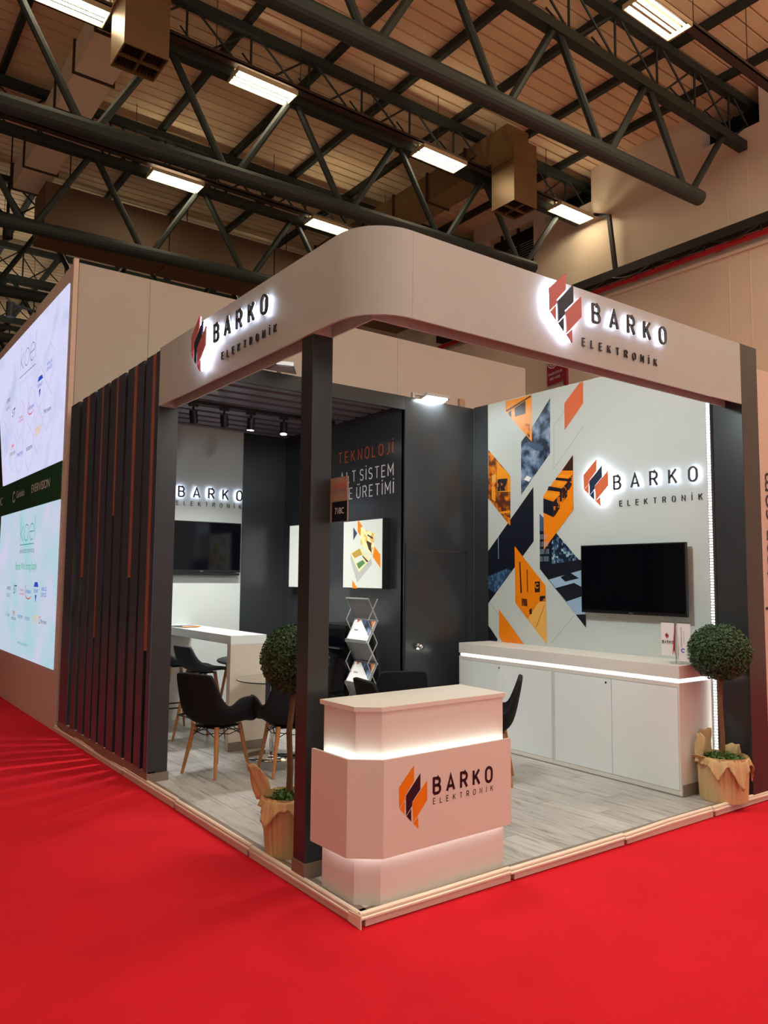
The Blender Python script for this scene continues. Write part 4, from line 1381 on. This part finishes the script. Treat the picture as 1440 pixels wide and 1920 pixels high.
def make_armchair(label, group):
    root = thing('armchair', label, 'chair', (0, 0, 0), group)
    cen = [(0.245, 0.425), (0.22, 0.445), (0.13, 0.435), (0.02, 0.425), (-0.05, 0.424), (-0.11, 0.427), (-0.17, 0.455), (-0.215, 0.53), (-0.245, 0.66), (-0.27, 0.79), (-0.28, 0.855), (-0.283, 0.87)]
    edg = [(0.24, 0.20, 0.43), (0.25, 0.255, 0.475), (0.20, 0.295, 0.60), (0.13, 0.31, 0.675), (0.03, 0.312, 0.675), (-0.05, 0.305, 0.668), (-0.115, 0.286, 0.595), (-0.17, 0.262, 0.62), (-0.22, 0.24, 0.73), (-0.255, 0.225, 0.81), (-0.272, 0.21, 0.85), (-0.278, 0.20, 0.862)]
    o = shell(cen, edg).build('seat_shell', 'chair_fabric', root, smooth=True, fix=False)
    finish_shell(o, 0.034)
    for sx, sy in ((1, 1), (1, -1), (-1, 1), (-1, -1)):
        MB().tube((sx * 0.135, sy * 0.135, 0.415), (sx * 0.205, sy * 0.2, 0.0), 0.021, 0.013, 12).build('leg', 'wood_leg', root, smooth=False)
    mb = MB()
    P = {(sx, sy): Vector((sx * 0.152, sy * 0.15, 0.32)) for sx in (1, -1) for sy in (1, -1)}
    Q = {(sx, sy): Vector((sx * 0.07, sy * 0.07, 0.40)) for sx in (1, -1) for sy in (1, -1)}
    for k1 in P:
        for k2 in P:
            if k1 < k2 and (k1[0] == k2[0] or k1[1] == k2[1]):
                m_ = (P[k1] + P[k2]) / 2 + Vector((0, 0, 0.075))
                mb.tube(P[k1], m_, 0.004, n=5)
                mb.tube(P[k2], m_, 0.004, n=5)
                mb.tube(P[k1] + Vector((0, 0, 0.05)), (P[k1] + P[k2]) / 2 + Vector((0, 0, 0.02)), 0.004, n=5)
                mb.tube(P[k2] + Vector((0, 0, 0.05)), (P[k1] + P[k2]) / 2 + Vector((0, 0, 0.02)), 0.004, n=5)
    mb.build('wire_brace', 'wire_black', root)
    box('seat_plate', (-0.14, -0.14, 0.395), (0.14, 0.14, 0.408), 'wire_black', root)
    return root


CH = [(0.62, 3.10, 20, 'black armchair with its back to the viewer, left of the glass table'),
      (1.14, 2.77, 80, 'black armchair behind the left potted tree, drawn up to the glass table'),
      (1.62, 1.86, -12, 'dark chair whose rounded back peeks over the left half of the reception counter'),
      (2.08, 2.46, 68, 'dark chair with wide flat back showing over the middle of the reception counter'),
      (2.38, 1.56, 133, 'dark chair seen side-on past the right end of the reception counter')]
g0 = 'armchairs on the stand'
a0 = make_armchair(CH[0][3], g0)
a0.location = (CH[0][0], CH[0][1], PZ)
a0.rotation_euler = (0, 0, radians(CH[0][2]))
for x, y, a, lb in CH[1:]:
    dup(a0, (x, y, PZ), radians(a), lb)


def make_stool(label):
    root = thing('bar_stool', label, 'stool', (0, 0, 0), 'bar stools at the tall table')
    cen = [(0.205, 0.725), (0.19, 0.745), (0.10, 0.735), (-0.02, 0.728), (-0.12, 0.735), (-0.175, 0.78), (-0.205, 0.87), (-0.22, 0.96), (-0.225, 0.985)]
    edg = [(0.20, 0.16, 0.735), (0.19, 0.205, 0.755), (0.10, 0.22, 0.775), (-0.02, 0.225, 0.79), (-0.11, 0.222, 0.82), (-0.165, 0.215, 0.875), (-0.20, 0.20, 0.94), (-0.215, 0.18, 0.975), (-0.22, 0.165, 0.985)]
    o = shell(cen, edg, 10, 2.6).build('seat_shell', 'stool_fabric', root, smooth=True, fix=False)
    finish_shell(o, 0.032)
    for sx, sy in ((1, 1), (1, -1), (-1, 1), (-1, -1)):
        MB().tube((sx * 0.10, sy * 0.10, 0.715), (sx * 0.20, sy * 0.195, 0.0), 0.019, 0.012, 10).build('leg', 'wood_leg', root)
    c = [(0.165, 0.16, 0.27), (-0.165, 0.16, 0.27), (-0.165, -0.16, 0.27), (0.165, -0.16, 0.27), (0.165, 0.16, 0.27)]
    MB().path(c, 0.008, 8).build('foot_ring', 'wire_black', root)
    box('seat_plate', (-0.11, -0.11, 0.70), (0.11, 0.11, 0.712), 'wire_black', root)
    return root


STL = [(1.0, 4.35, 5, 'grey bar stool with low curved back, nearest one on the left of the bar table'),
       (1.0, 5.05, 0, 'grey bar stool half hidden by the dark post, farther one on the left'),
       (1.63, 4.75, 180, 'grey bar stool on the far side of the bar table, seen under the top')]
s0 = make_stool(STL[0][3])
s0.location = (STL[0][0], STL[0][1], PZ)
s0.rotation_euler = (0, 0, radians(STL[0][2]))
for x, y, a, lb in STL[1:]:
    dup(s0, (x, y, PZ), radians(a), lb)

# round glass table
root = thing('glass_table', 'round glass table with chrome column foot between the two armchairs', 'table', (1.31, 3.40, PZ))
gx_, gy_ = 1.31, 3.36
MB().lathe([(0.0, 0.0), (0.352, 0.0), (0.356, 0.005), (0.352, 0.010), (0.0, 0.010)], (gx_, gy_, 0.775), 48, cap=False).build('table_top', 'smoked_glass', root, smooth=False)
MB().lathe([(0.352, 0.0), (0.357, 0.005), (0.352, 0.010)], (gx_, gy_, 0.7752), 48, cap=False).build('edge_band', 'wire_black', root)
MB().tube((gx_, gy_, PZ + 0.012), (gx_, gy_, 0.774), 0.03, n=24).build('column_tube', 'chrome', root, smooth=False)
MB().lathe([(0.26, 0.0), (0.262, 0.006), (0.10, 0.012), (0.035, 0.03), (0.03, 0.05)], (gx_, gy_, PZ), 40).build('base_disc', 'chrome', root, smooth=True)

# topiary trees in kraft paper -----------------------------------------
rr = random.Random(5)


def leaf_ball(c, rx, rz, n, size, inner=0.86):
    mb = MB()
    for i in range(n):
        z = 1 - 2 * (i + 0.5) / n
        t = i * 2.399963
        r = sqrt(1 - z * z)
        d = Vector((r * cos(t), r * sin(t), z))
        d = (d + Vector((rr.gauss(0, .05), rr.gauss(0, .05), rr.gauss(0, .05)))).normalized()
        k = rr.uniform(inner, 1.02)
        p = Vector((d.x * rx * k, d.y * rx * k, d.z * rz * k)) + Vector(c)
        nrm = (d + Vector((rr.gauss(0, .55), rr.gauss(0, .55), rr.gauss(0, .55)))).normalized()
        a = nrm.cross(Vector((rr.gauss(0, 1), rr.gauss(0, 1), rr.gauss(0, 1)))).normalized()
        b_ = nrm.cross(a)
        s = size * rr.uniform(0.7, 1.3)
        mb.add([p - a * s, p - b_ * s * 0.55 + nrm * s * 0.15, p + a * s, p + b_ * s * 0.55 + nrm * s * 0.15], [(0, 1, 2, 3)])
    return mb


def wrap_pot(c, r0, r1, h, seed):
    """pleated paper sleeve, wider at the rim"""
    q = random.Random(seed)
    n = 120
    ph = [q.uniform(-1, 1) for _ in range(n)]
    vs, fs = [], []
    rows = 7
    for j in range(rows):
        s = j / (rows - 1)
        for i in range(n):
            t = 2 * pi * i / n
            amp = 0.0085 * (0.45 + 0.55 * s)
            r = r0 + (r1 - r0) * s ** 0.8 + amp * (1.2 * abs(sin(9 * t + 1.4 * sin(2 * t) + 0.5 * s)) - 0.6 + 0.5 * sin(31 * t + 2 * sin(3 * t)) + 0.45 * ph[i])
            vs.append((c[0] + r * cos(t), c[1] + r * sin(t), c[2] + 0.001 + h * s))
    for j in range(rows - 1):
        for i in range(n):
            k = (i + 1) % n
            fs.append((j * n + i, j * n + k, (j + 1) * n + k, (j + 1) * n + i))
    return MB().add(vs, fs)


def paper_collar(c, r1, z, seed, drop, corners):
    """folded-over paper skirt whose hem falls in pointed corners"""
    q = random.Random(seed)
    n = 144
    rows = 7
    vs, fs = [], []
    for j in range(rows):
        s = j / (rows - 1)
        for i in range(n):
            t = 2 * pi * i / n
            hem = 0.42 + 0.06 * sin(5 * t + seed)
            near = 0.0
            for ca, cw, cd in corners:
                d_ = abs((t - ca + pi) % (2 * pi) - pi)
                k = max(0, 1 - d_ / cw)
                hem = max(hem, cd * k)
                near = max(near, k)
            fold = 0.010 * sin(16 * t + 1.5 * sin(3 * t)) * s + 0.006 * sin(37 * t + seed) * s
            r = r1 - 0.004 + 0.020 * s ** 0.5 + fold + 0.022 * near * s
            zz = z + 0.010 * sin(pi * min(1, s * 2.2)) + 0.006 * sin(7 * t + seed) * (1 - s) - drop * hem * s
            vs.append((c[0] + r * cos(t), c[1] + r * sin(t), zz))
    for j in range(rows - 1):
        for i in range(n):
            k = (i + 1) % n
            fs.append((j * n + i, j * n + k, (j + 1) * n + k, (j + 1) * n + i))
    return MB().add(vs, fs)


def paper_flap(c, r1, z, ang, width, height, lean, curl, twist=0.0):
    """crumpled corner of the paper standing up (height > 0) or hanging off the rim"""
    vs, fs = [], []
    nu, nv = 9, 9
    d = Vector((cos(ang), sin(ang), 0))
    t = Vector((-sin(ang + twist), cos(ang + twist), 0))
    for j in range(nv):
        s = j / (nv - 1)
        for i in range(nu):
            u = -1 + 2 * i / (nu - 1)
            w = width / 2 * (1 - 0.12 * s) * u
            out = r1 * 0.97 + lean * s + curl * s * s + 0.008 * (1 - u * u) * s - abs(w) * 0.15 + 0.008 * sin(7 * u + 6 * s)
            p = Vector(c) + d * out + t * w
            vs.append((p.x, p.y, z - 0.03 + height * s * (1 - 0.10 * (u + 0.4) ** 2 * s + 0.05 * sin(5 * u) * s) - 0.03 * curl / 0.1 * s * s * s))
    for j in range(nv - 1):
        for i in range(nu - 1):
            a = j * nu + i
            fs.append((a, a + 1, a + nu + 1, a + nu))
    return MB().add(vs, fs)


def topiary(label, c, r0, r1, hpot, ball_c, rx, rz, corners, flaps, seed, drop):
    root = thing('topiary_tree', label, 'potted tree', c)
    o = wrap_pot(c, r0, r1, hpot, seed).build('paper_wrap', 'kraft_paper', root, smooth=True, fix=False)
    o = paper_collar(c, r1, c[2] + hpot - 0.01, seed, drop, corners).build('paper_collar', 'kraft_paper', root, smooth=True, fix=False)
    o.modifiers.new('paper', 'SOLIDIFY').thickness = 0.002
    for f in flaps:
        o = paper_flap(c, r1, c[2] + hpot, *f).build('paper_flap', 'kraft_paper', root, smooth=True, fix=False)
        o.modifiers.new('paper', 'SOLIDIFY').thickness = 0.002
    MB().lathe([(0.0, hpot - 0.06), (r1 - 0.012, hpot - 0.05)], c, 32, cap=False).build('soil', 'leaf_dark', root)
    mb = MB()
    q = random.Random(seed + 9)
    for i in range(900):
        t = q.uniform(0, 2 * pi)
        r = sqrt(q.random()) * (r1 - 0.01)
        z = c[2] + hpot - 0.05 + q.random() * 0.075 * (1.25 - r / r1)
        p = Vector((c[0] + r * cos(t), c[1] + r * sin(t), z))
        a = Vector((q.gauss(0, 1), q.gauss(0, 1), q.gauss(0, 0.7))).normalized()
        b_ = a.cross(Vector((q.gauss(0, 1), q.gauss(0, 1), q.gauss(0, 1)))).normalized()
        s = q.uniform(0.010, 0.020)
        mb.add([p - a * s, p - b_ * s * 0.4, p + a * s, p + b_ * s * 0.4], [(0, 1, 2, 3)])
    mb.build('moss', 'moss_green', root, fix=False, kind='stuff')
    pts = [Vector((c[0], c[1], c[2] + hpot - 0.06)), Vector((c[0] + 0.006, c[1], c[2] + hpot + 0.15)), Vector((c[0] - 0.004, c[1] + 0.004, c[2] + hpot + 0.38)), Vector((ball_c[0], ball_c[1], ball_c[2] - rz * 0.8))]
    mb = MB()
    for a, b_, ra, rb in zip(pts[:-1], pts[1:], (0.021, 0.019, 0.018), (0.019, 0.018, 0.016)):
        mb.tube(a, b_, ra, rb, 10)
    mb.build('trunk', 'trunk_bark', root)
    mb = MB()
    vs = []
    ns, nr = 20, 12
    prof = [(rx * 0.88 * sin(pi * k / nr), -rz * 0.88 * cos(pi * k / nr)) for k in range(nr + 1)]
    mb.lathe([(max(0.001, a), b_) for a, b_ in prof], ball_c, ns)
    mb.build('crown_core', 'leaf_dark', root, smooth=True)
    leaf_ball(ball_c, rx, rz, 9000, 0.0098).build('leaves', 'leaf_green', root, fix=False, kind='stuff')


topiary('ball-clipped tree in kraft paper at the right end of the cabinets', (3.515, 0.11, PZ), 0.172, 0.184, 0.335, (3.505, 0.105, 1.19), 0.238, 0.222,
        [(radians(-112), 0.55, 1.75), (radians(-160), 0.42, 1.25), (radians(-45), 0.5, 1.5), (radians(60), 0.6, 1.1)],
        [(radians(128), 0.075, 0.19, -0.02, 0.0, radians(75)), (radians(80), 0.16, 0.20, 0.0, 0.0), (radians(5), 0.14, 0.10, -0.02, 0.03), (radians(160), 0.09, 0.05, 0.05, 0.02, radians(50))], 4, 0.125)
topiary('ball-clipped tree in kraft paper half hidden by the black column', (0.16, 1.02, PZ), 0.135, 0.162, 0.35, (0.185, 1.02, 1.235), 0.215, 0.218,
        [(radians(-165), 0.7, 1.3), (radians(-100), 0.5, 1.05), (radians(-40), 0.6, 1.2), (radians(80), 0.6, 1.1)],
        [(radians(155), 0.12, 0.23, 0.05, 0.02, radians(70))], 8, 0.12)

# zigzag brochure stand by the storage wall
root = thing('brochure_stand', 'folding zigzag brochure stand with acrylic trays by the dark storage wall', 'brochure stand', (2.45, 3.5, PZ))
BX = [(2.36, 1.53), (2.48, 1.305), (2.36, 1.075), (2.48, 0.86), (2.36, 0.63), (2.48, 0.40), (2.36, 0.17)]
ya, yb = 3.30, 3.70
for k in range(6):
    (xa, za), (xb, zb) = BX[k], BX[k + 1]
    for yy in (ya, yb):
        MB().bar((xa, yy, za), (xb, yy, zb), 0.016, 0.010).build('side_bar', 'brushed_alu', root)
        xo = 2.60 if xa < xb else 2.60
        MB().tube((xb, yy, za), (xa, yy, zb), 0.006, n=6).build('scissor_bar', 'brushed_alu', root)
    MB().tube((xa, ya - 0.01, za), (xa, yb + 0.01, za), 0.010, n=8).build('cross_rod', 'brushed_alu', root)
    MB().add([(xa + 0.004, ya + 0.012, za - 0.012), (xa + 0.004, yb - 0.012, za - 0.012), (xb + 0.004, yb - 0.012, zb + 0.012), (xb + 0.004, ya + 0.012, zb + 0.012),
              (xa + 0.008, ya + 0.012, za - 0.012), (xa + 0.008, yb - 0.012, za - 0.012), (xb + 0.008, yb - 0.012, zb + 0.012), (xb + 0.008, ya + 0.012, zb + 0.012)],
             [(0, 1, 2, 3), (7, 6, 5, 4), (0, 4, 5, 1), (1, 5, 6, 2), (2, 6, 7, 3), (3, 7, 4, 0)]).build('acrylic_tray', 'grey_acrylic', root)
    if k % 2 == 1:
        MB().box((xb - 0.02, ya + 0.01, zb - 0.006), (xb + 0.01, yb - 0.01, zb + 0.028)).build('tray_lip', 'brushed_alu', root)
box('foot_plate', (2.30, ya - 0.02, PZ), (2.64, yb + 0.02, PZ + 0.012), 'brushed_alu', root)
MB().bar((2.36, ya, 0.17), (2.40, ya, PZ + 0.012), 0.016, 0.012).bar((2.36, yb, 0.17), (2.40, yb, PZ + 0.012), 0.016, 0.012).build('leg', 'brushed_alu', root)
for k, lb in ((1, 'white brochure with circuit photo in the upper tray of the zigzag stand'), (3, 'white brochure with circuit photo in the lower tray of the zigzag stand')):
    (xa, za), (xb, zb) = BX[k], BX[k + 1]
    v = Vector((xa - xb, 0, za - zb)).normalized()
    nrm = Vector((-v.z, 0, v.x))
    if nrm.x > 0:
        nrm = -nrm
    fr = frame(Vector((xb, 0, zb)) + v * 0.012, (0, -1, 0), v, nrm)
    root = thing('brochure', lb, 'brochure', (xb, 3.5, zb), 'brochures in the zigzag stand')
    MB().prism([(-3.685, 0.0), (-3.315, 0.0), (-3.315, 0.235), (-3.685, 0.235)], fr, 0.004, 0.012).build('pages', 'print_white', root)
    for nm, pts, z in (('photo_circuit', [(-3.57, 0.235), (-3.32, 0.235), (-3.32, 0.06)], 0.0125), ('print_orange', [(-3.38, 0.235), (-3.32, 0.235), (-3.32, 0.15)], 0.0127), ('acrylic_red', [(-3.64, 0.235), (-3.58, 0.235), (-3.62, 0.20)], 0.0127)):
        MB().flat(pts, fr, z).build('cover_print', nm, root, fix=False)
    word_parts('BARKO', fr, -3.62, -3.55, 0.11, 0.016, 0.003, 'text_black', root, 0.0127, 0.0127, 'cover_print', True)

# small black fridge against the storage wall
root = thing('mini_fridge', 'low black glossy fridge with steel handle behind the brochure stand', 'fridge', (2.68, 4.0, PZ))
box('body', (2.40, 3.74, PZ + 0.01), (SX - 0.005, 4.33, 1.235), 'black_plastic', root, bev=0.004)
d = box('door', (2.365, 3.742, PZ + 0.05), (2.398, 4.328, 1.233), 'black_gloss', root, bev=0.004)
MB().tube((2.345, 3.80, 0.985), (2.345, 4.12, 0.985), 0.008, n=8).tube((2.345, 3.82, 0.985), (2.366, 3.82, 0.985), 0.006, n=6).tube((2.345, 4.10, 0.985), (2.366, 4.10, 0.985), 0.006, n=6).build('handle', 'chrome', d)
for yy in (3.78, 4.29):
    MB().tube((2.45, yy, PZ), (2.45, yy, PZ + 0.011), 0.02, n=10).build('foot', 'black_matt', root)

# table flags on the worktop
root = thing('table_flag_stand', 'table stand with two white banners and a red flag on the worktop', 'flag stand', (3.40, 0.42, 1.075))
MB().lathe([(0.055, 0.0), (0.055, 0.006), (0.01, 0.010)], (3.40, 0.42, 1.0752), 24).build('base', 'chrome', root)
MB().tube((3.40, 0.42, 1.08), (3.40, 0.42, 1.42), 0.0035, n=8).build('pole', 'chrome', root)
MB().tube((3.40, 0.30, 1.405), (3.40, 0.56, 1.405), 0.003, n=6).build('cross_bar', 'chrome', root)
fr = frame((3.40, 0, 0), (0, -1, 0), (0, 0, 1), (-1, 0, 0))
ban = MB().prism([(-0.555, 1.135), (-0.435, 1.135), (-0.435, 1.402), (-0.555, 1.402)], fr, -0.001, 0.001).build('banner', 'flag_white', root)
emblem(fr, -0.518, 1.265, 0.058, {'orange': 'text_red', 'navy': 'text_black'}, ban, 0.0015, 0.0015, name='banner_print')
word_parts('BARKO', fr, -0.545, -0.445, 1.235, 0.020, 0.005, 'text_black', ban, 0.0015, 0.0015, 'banner_print', True)
word_parts('ELEKTRON\u0130K', fr, -0.545, -0.445, 1.226, 0.006, 0.0014, 'text_black', ban, 0.0015, 0.0015, 'banner_print', True)
ban = MB().prism([(-0.405, 1.10), (-0.29, 1.10), (-0.29, 1.402), (-0.405, 1.402)], fr, -0.001, 0.001).build('banner', 'flag_white', root)
frv = frame((3.3985, 0.365, 1.21), (0, 0, 1), (0, 1, 0), (-1, 0, 0))
text('SAVUNMA SANAY\u0130\u0130', frv, 0.0, 0.0, 0.16, 0.016, 'text_blue', ban, 0.0, 'banner_print')
text('BA\u015eKANLI\u011eI', frv, 0.03, -0.022, 0.10, 0.010, 'text_grey', ban, 0.0, 'banner_print')
mb = MB()
for q in ribbon(arc(-0.357, 1.185, 0.014, 0.014, 20, 320, 12), 0.008, False):
    mb.flat([tuple(p_) for p_ in q], fr, 0.0015)
mb.build('banner_print', 'text_blue', ban, fix=False)
MB().add([(3.394, 0.42, 1.40), (3.372, 0.412, 1.38), (3.33, 0.405, 1.15), (3.36, 0.41, 1.19), (3.385, 0.418, 1.14), (3.396, 0.424, 1.40), (3.374, 0.416, 1.38), (3.332, 0.409, 1.15), (3.362, 0.414, 1.19), (3.387, 0.422, 1.14)],
         [(0, 1, 2, 3, 4), (9, 8, 7, 6, 5), (0, 5, 6, 1), (1, 6, 7, 2), (2, 7, 8, 3), (3, 8, 9, 4), (4, 9, 5, 0)]).build('red_flag', 'flag_red', root)

# ================================================================== THE NEIGHBOURS
# tall exhibition wall behind and left of the stand
root = thing('exhibition_wall', 'tall beige exhibition wall of the neighbouring stand behind the slats', 'exhibition wall', (3.9, 6.2, 0))
for a, b_ in ((0.07, 0.93), (0.934, 2.9), (2.904, 4.85), (4.854, 7.70)):
    box('wall_panel', (a, 6.10, 0), (b_, 6.2, 5.47), 'white_fabric', root)
root = thing('screen_wall', 'neighbouring stand front with two lit screens, green header and pink base', 'exhibition wall', (0, 8, 0))
KY0, KY1 = 6.06, 13.0
box('base_panel', (0.0, KY0, 0.0), (0.05, KY1, 0.665), 'pink_panel', root)
MB().box((-0.002, KY0, 0.665), (0.055, 6.185, 5.25)).box((0.0, KY0, 5.25), (0.055, 6.12, 5.5)).build('side_frame', 'pink_panel', root)
vs = [(0.0, 6.12, 5.23), (0.0, KY1, 5.23), (0.0, KY1, 5.34), (0.0, 6.12, 5.44), (0.05, 6.12, 5.23), (0.05, KY1, 5.23), (0.05, KY1, 5.34), (0.05, 6.12, 5.44)]
MB().add(vs, [(0, 1, 2, 3), (7, 6, 5, 4), (0, 4, 5, 1), (1, 5, 6, 2), (2, 6, 7, 3), (3, 7, 4, 0)]).build('top_frame', 'pink_panel', root)
box('backing', (0.02, 6.185, 0.665), (0.05, 9.6, 5.24), 'pink_panel', root)
box('header_band', (-0.012, 6.185, 2.635), (0.03, 11.0, 3.085), 'band_green', root)
frK = frame((0, 0, 0), (0, -1, 0), (0, 0, 1), (-1, 0, 0))
text('EVERVISION', frK, -7.675, 2.825, 0.97, 0.11, 'text_white', root, 0.0135)
text('Galatka', frK, -8.62, 2.83, 0.52, 0.10, 'text_white', root, 0.0135)
mb = MB()
for q in ribbon(arc(-8.76, 2.86, 0.09, 0.07, 60, 330, 12), 0.03, False):
    mb.flat([tuple(p_) for p_ in q], frK, 0.0135)
mb.build('lettering', 'text_white', root, fix=False)
text('SONIC', frK, -10.3, 2.80, 0.72, 0.12, 'text_white', root, 0.0135)
# spot arm over the upper screen
sp = thing('arm_spot', 'small black arm spotlight over the top edge of the lilac screen', 'spotlight', (-0.3, 8.0, 5.3))
MB().tube((0.02, 8.0, 5.38), (-0.32, 8.0, 5.42), 0.02, n=8).build('arm', 'black_matt', sp)
MB().tube((-0.32, 8.0, 5.44), (-0.32, 8.0, 5.24), 0.055, n=14).build('spot_head', 'black_matt', sp)

up = thing('led_screen', 'upper lilac lit screen with koel electronics and partner logos', 'screen', (0, 8, 3.1), 'lit screens of the neighbouring stand')
MB().prism([(-9.62, 3.095), (-6.19, 3.095), (-6.19, 5.225), (-10.6, 5.225)], frK, 0.0, 0.015).build('screen_face', 'screen_lilac', up)
lo = thing('led_screen', 'lower pale mint lit screen with koel electronics and partner logos', 'screen', (0, 8, 0.67), 'lit screens of the neighbouring stand')
MB().prism([(-9.62, 0.67), (-6.19, 0.67), (-6.19, 2.63), (-9.62, 2.63)], frK, 0.0, 0.015).build('screen_face', 'screen_mint', lo)
D_ = 0.0165


def koel(par, u0, u1, v, h, m_):
    mb = MB()
    tot = sum(GLYPH[c][0] for c in 'koel') * h * 1.0
    k = (u1 - u0) / (sum(GLYPH[c][0] for c in 'koel') + 0.12 * 3)
    u = u0
    for c in 'koel':
        g_ = glyph_mesh(c, frK, u, v, h, 0.013, D_, D_, sx=k / h)
        mb.add(g_.v, g_.f)
        u += (GLYPH[c][0] + 0.12) * k
    mb.build('screen_lettering', m_, par, fix=False)


koel(up, -8.72, -7.80, 4.69, 0.25, 'screen_grey')
koel(lo, -8.20, -7.36, 2.205, 0.215, 'screen_teal')
for par, u0, u1, v, m_ in ((up, -8.76, -7.77, 4.585, 'screen_grey'), (lo, -8.2, -7.385, 2.148, 'screen_teal')):
    MB().flat([(u0, v), (u1, v), (u1, v + 0.012), (u0, v + 0.012)], frK, D_).build('screen_lettering', m_, par, fix=False)
text('electronics', frK, -8.76, 4.47, 0.99, 0.075, 'hexa_line', up, D_, 'screen_lettering')
text('electronics', frK, -8.2, 2.04, 0.85, 0.072, 'screen_grey', lo, D_, 'screen_lettering')
text('Brands With Strong Supply', frK, -8.42, 1.785, 1.25, 0.135, 'screen_green', lo, D_, 'screen_lettering')
text('www.koel.com.tr', frK, -8.09, 0.83, 0.62, 0.05, 'screen_green', lo, D_, 'screen_lettering')
# honeycomb outlines
for cy, cz in ((9.55, 4.28), (9.05, 4.10), (8.55, 3.95), (7.92, 4.02), (7.45, 4.20), (7.0, 4.42), (7.0, 3.85), (7.45, 3.62), (7.92, 3.45), (8.5, 3.45), (9.0, 3.55)):
    mb = MB()
    hx = [(-cy + 0.23 * cos(radians(a)) * 1.08, cz + 0.29 * sin(radians(a))) for a in range(30, 390, 60)]
    for q in ribbon(hx, 0.018, True):
        mb.flat([tuple(p_) for p_ in q], frK, D_ - 0.0004)
    mb.build('honeycomb_outline', 'hexa_line', up, fix=False)


def logos(par, spots):
    for y, z, body, w, h, m_ in spots:
        text(body, frK, -y - w / 2, z - h / 2, w, h, m_, par, D_, 'screen_lettering')


UPL = [(9.50, 4.40, 'AMD', 0.26, 0.06, 'screen_black'), (9.52, 4.28, 'XILINX', 0.30, 0.05, 'screen_grey'), (9.05, 4.14, 'ST', 0.20, 0.12, 'screen_black'), (8.55, 3.99, 'Texas', 0.26, 0.04, 'screen_red'), (8.52, 3.94, 'Instruments', 0.30, 0.04, 'screen_red'),
       (7.92, 4.03, 'infineon', 0.34, 0.07, 'screen_blue'), (7.45, 4.24, 'VISHAY', 0.30, 0.06, 'screen_blue'), (6.98, 4.44, 'ANALOG', 0.28, 0.05, 'screen_blue'), (6.98, 4.37, 'DEVICES', 0.28, 0.05, 'screen_blue'),
       (6.98, 3.83, 'Microsemi', 0.36, 0.06, 'screen_black'), (7.45, 3.63, 'NXP', 0.30, 0.12, 'screen_yellow'), (7.92, 3.47, 'onsemi', 0.36, 0.07, 'screen_black'), (8.5, 3.46, 'micron', 0.36, 0.07, 'screen_blue'), (9.0, 3.52, 'MICROCHIP', 0.34, 0.05, 'screen_black'), (9.02, 3.62, 'M', 0.14, 0.09, 'screen_red')]
logos(up, UPL)
MB().flat([(-7.60, 4.30), (-7.30, 4.30), (-7.36, 4.36), (-7.54, 4.36)], frK, D_).flat([(-7.50, 4.18), (-7.40, 4.18), (-7.45, 4.06)], frK, D_).build('screen_lettering', 'screen_blue', up, fix=False)
LOL = [(8.81, 1.56, 'AMD', 0.26, 0.05, 'screen_black'), (8.82, 1.46, 'XILINX', 0.26, 0.05, 'screen_grey'), (8.38, 1.55, 'ST', 0.18, 0.12, 'screen_black'), (7.98, 1.55, 'Texas', 0.24, 0.035, 'screen_red'), (7.96, 1.50, 'Instruments', 0.28, 0.035, 'screen_red'),
       (7.57, 1.54, 'infineon', 0.30, 0.06, 'screen_blue'), (7.154, 1.55, 'VISHAY', 0.26, 0.05, 'screen_blue'), (6.746, 1.58, 'ANALOG', 0.26, 0.05, 'screen_blue'), (6.746, 1.51, 'DEVICES', 0.26, 0.05, 'screen_blue'),
       (8.80, 1.19, 'C Suntsu', 0.28, 0.05, 'screen_grey'), (8.40, 1.15, 'MICROCHIP', 0.28, 0.04, 'screen_black'), (8.40, 1.22, 'M', 0.12, 0.08, 'screen_red'), (7.98, 1.20, 'micron', 0.30, 0.06, 'screen_blue'), (7.565, 1.195, 'onsemi', 0.30, 0.06, 'screen_grey'),
       (7.146, 1.20, 'NXP', 0.24, 0.10, 'screen_yellow'), (6.70, 1.19, 'Microsemi', 0.30, 0.05, 'screen_black'), (6.90, 1.20, 'C', 0.08, 0.09, 'screen_red')]
logos(lo, LOL)
MB().flat([(-7.28, 1.60), (-7.03, 1.60), (-7.08, 1.66), (-7.23, 1.66)], frK, D_).flat([(-7.20, 1.50), (-7.11, 1.50), (-7.155, 1.40)], frK, D_).build('screen_lettering', 'screen_blue', lo, fix=False)
for par, y, z in ((up, 7.92, 4.03), (lo, 7.57, 1.54)):
    mb = MB()
    for q in ribbon(arc(-y, z, 0.2, 0.10, 130, 320, 14), 0.014, False):
        mb.flat([tuple(p_) for p_ in q], frK, D_)
    mb.build('screen_lettering', 'screen_red', par, fix=False)

# neighbour's panel on the right with a vertical web address
root = thing('neighbour_panel', 'pale pink neighbouring panel with vertical web address at the right edge', 'panel', (5, 0.2, 0))
box('panel_board', (4.03, 0.12, 0), (6.6, 0.22, 3.60), 'pink_panel', root)
frN = frame((4.232, 0.12, 0), (0, 0, 1), (-1, 0, 0), (0, -1, 0))
text('www.adortgen.com', frN, 0.72, -0.25, 1.97, 0.22, 'print_ink', root, 0.004)
# two speck scraps on the carpet
for k, (x, y, lb) in enumerate(((-0.97, -1.32, 'tiny white paper scrap on the red carpet in the left foreground'),)):
    tag(MB().add([(x, y, 0.002), (x + 0.018, y + 0.006, 0.004), (x + 0.012, y + 0.016, 0.008), (x - 0.004, y + 0.01, 0.003)], [(0, 1, 2, 3)]).build('paper_scrap', 'print_white'), lb, 'scrap')
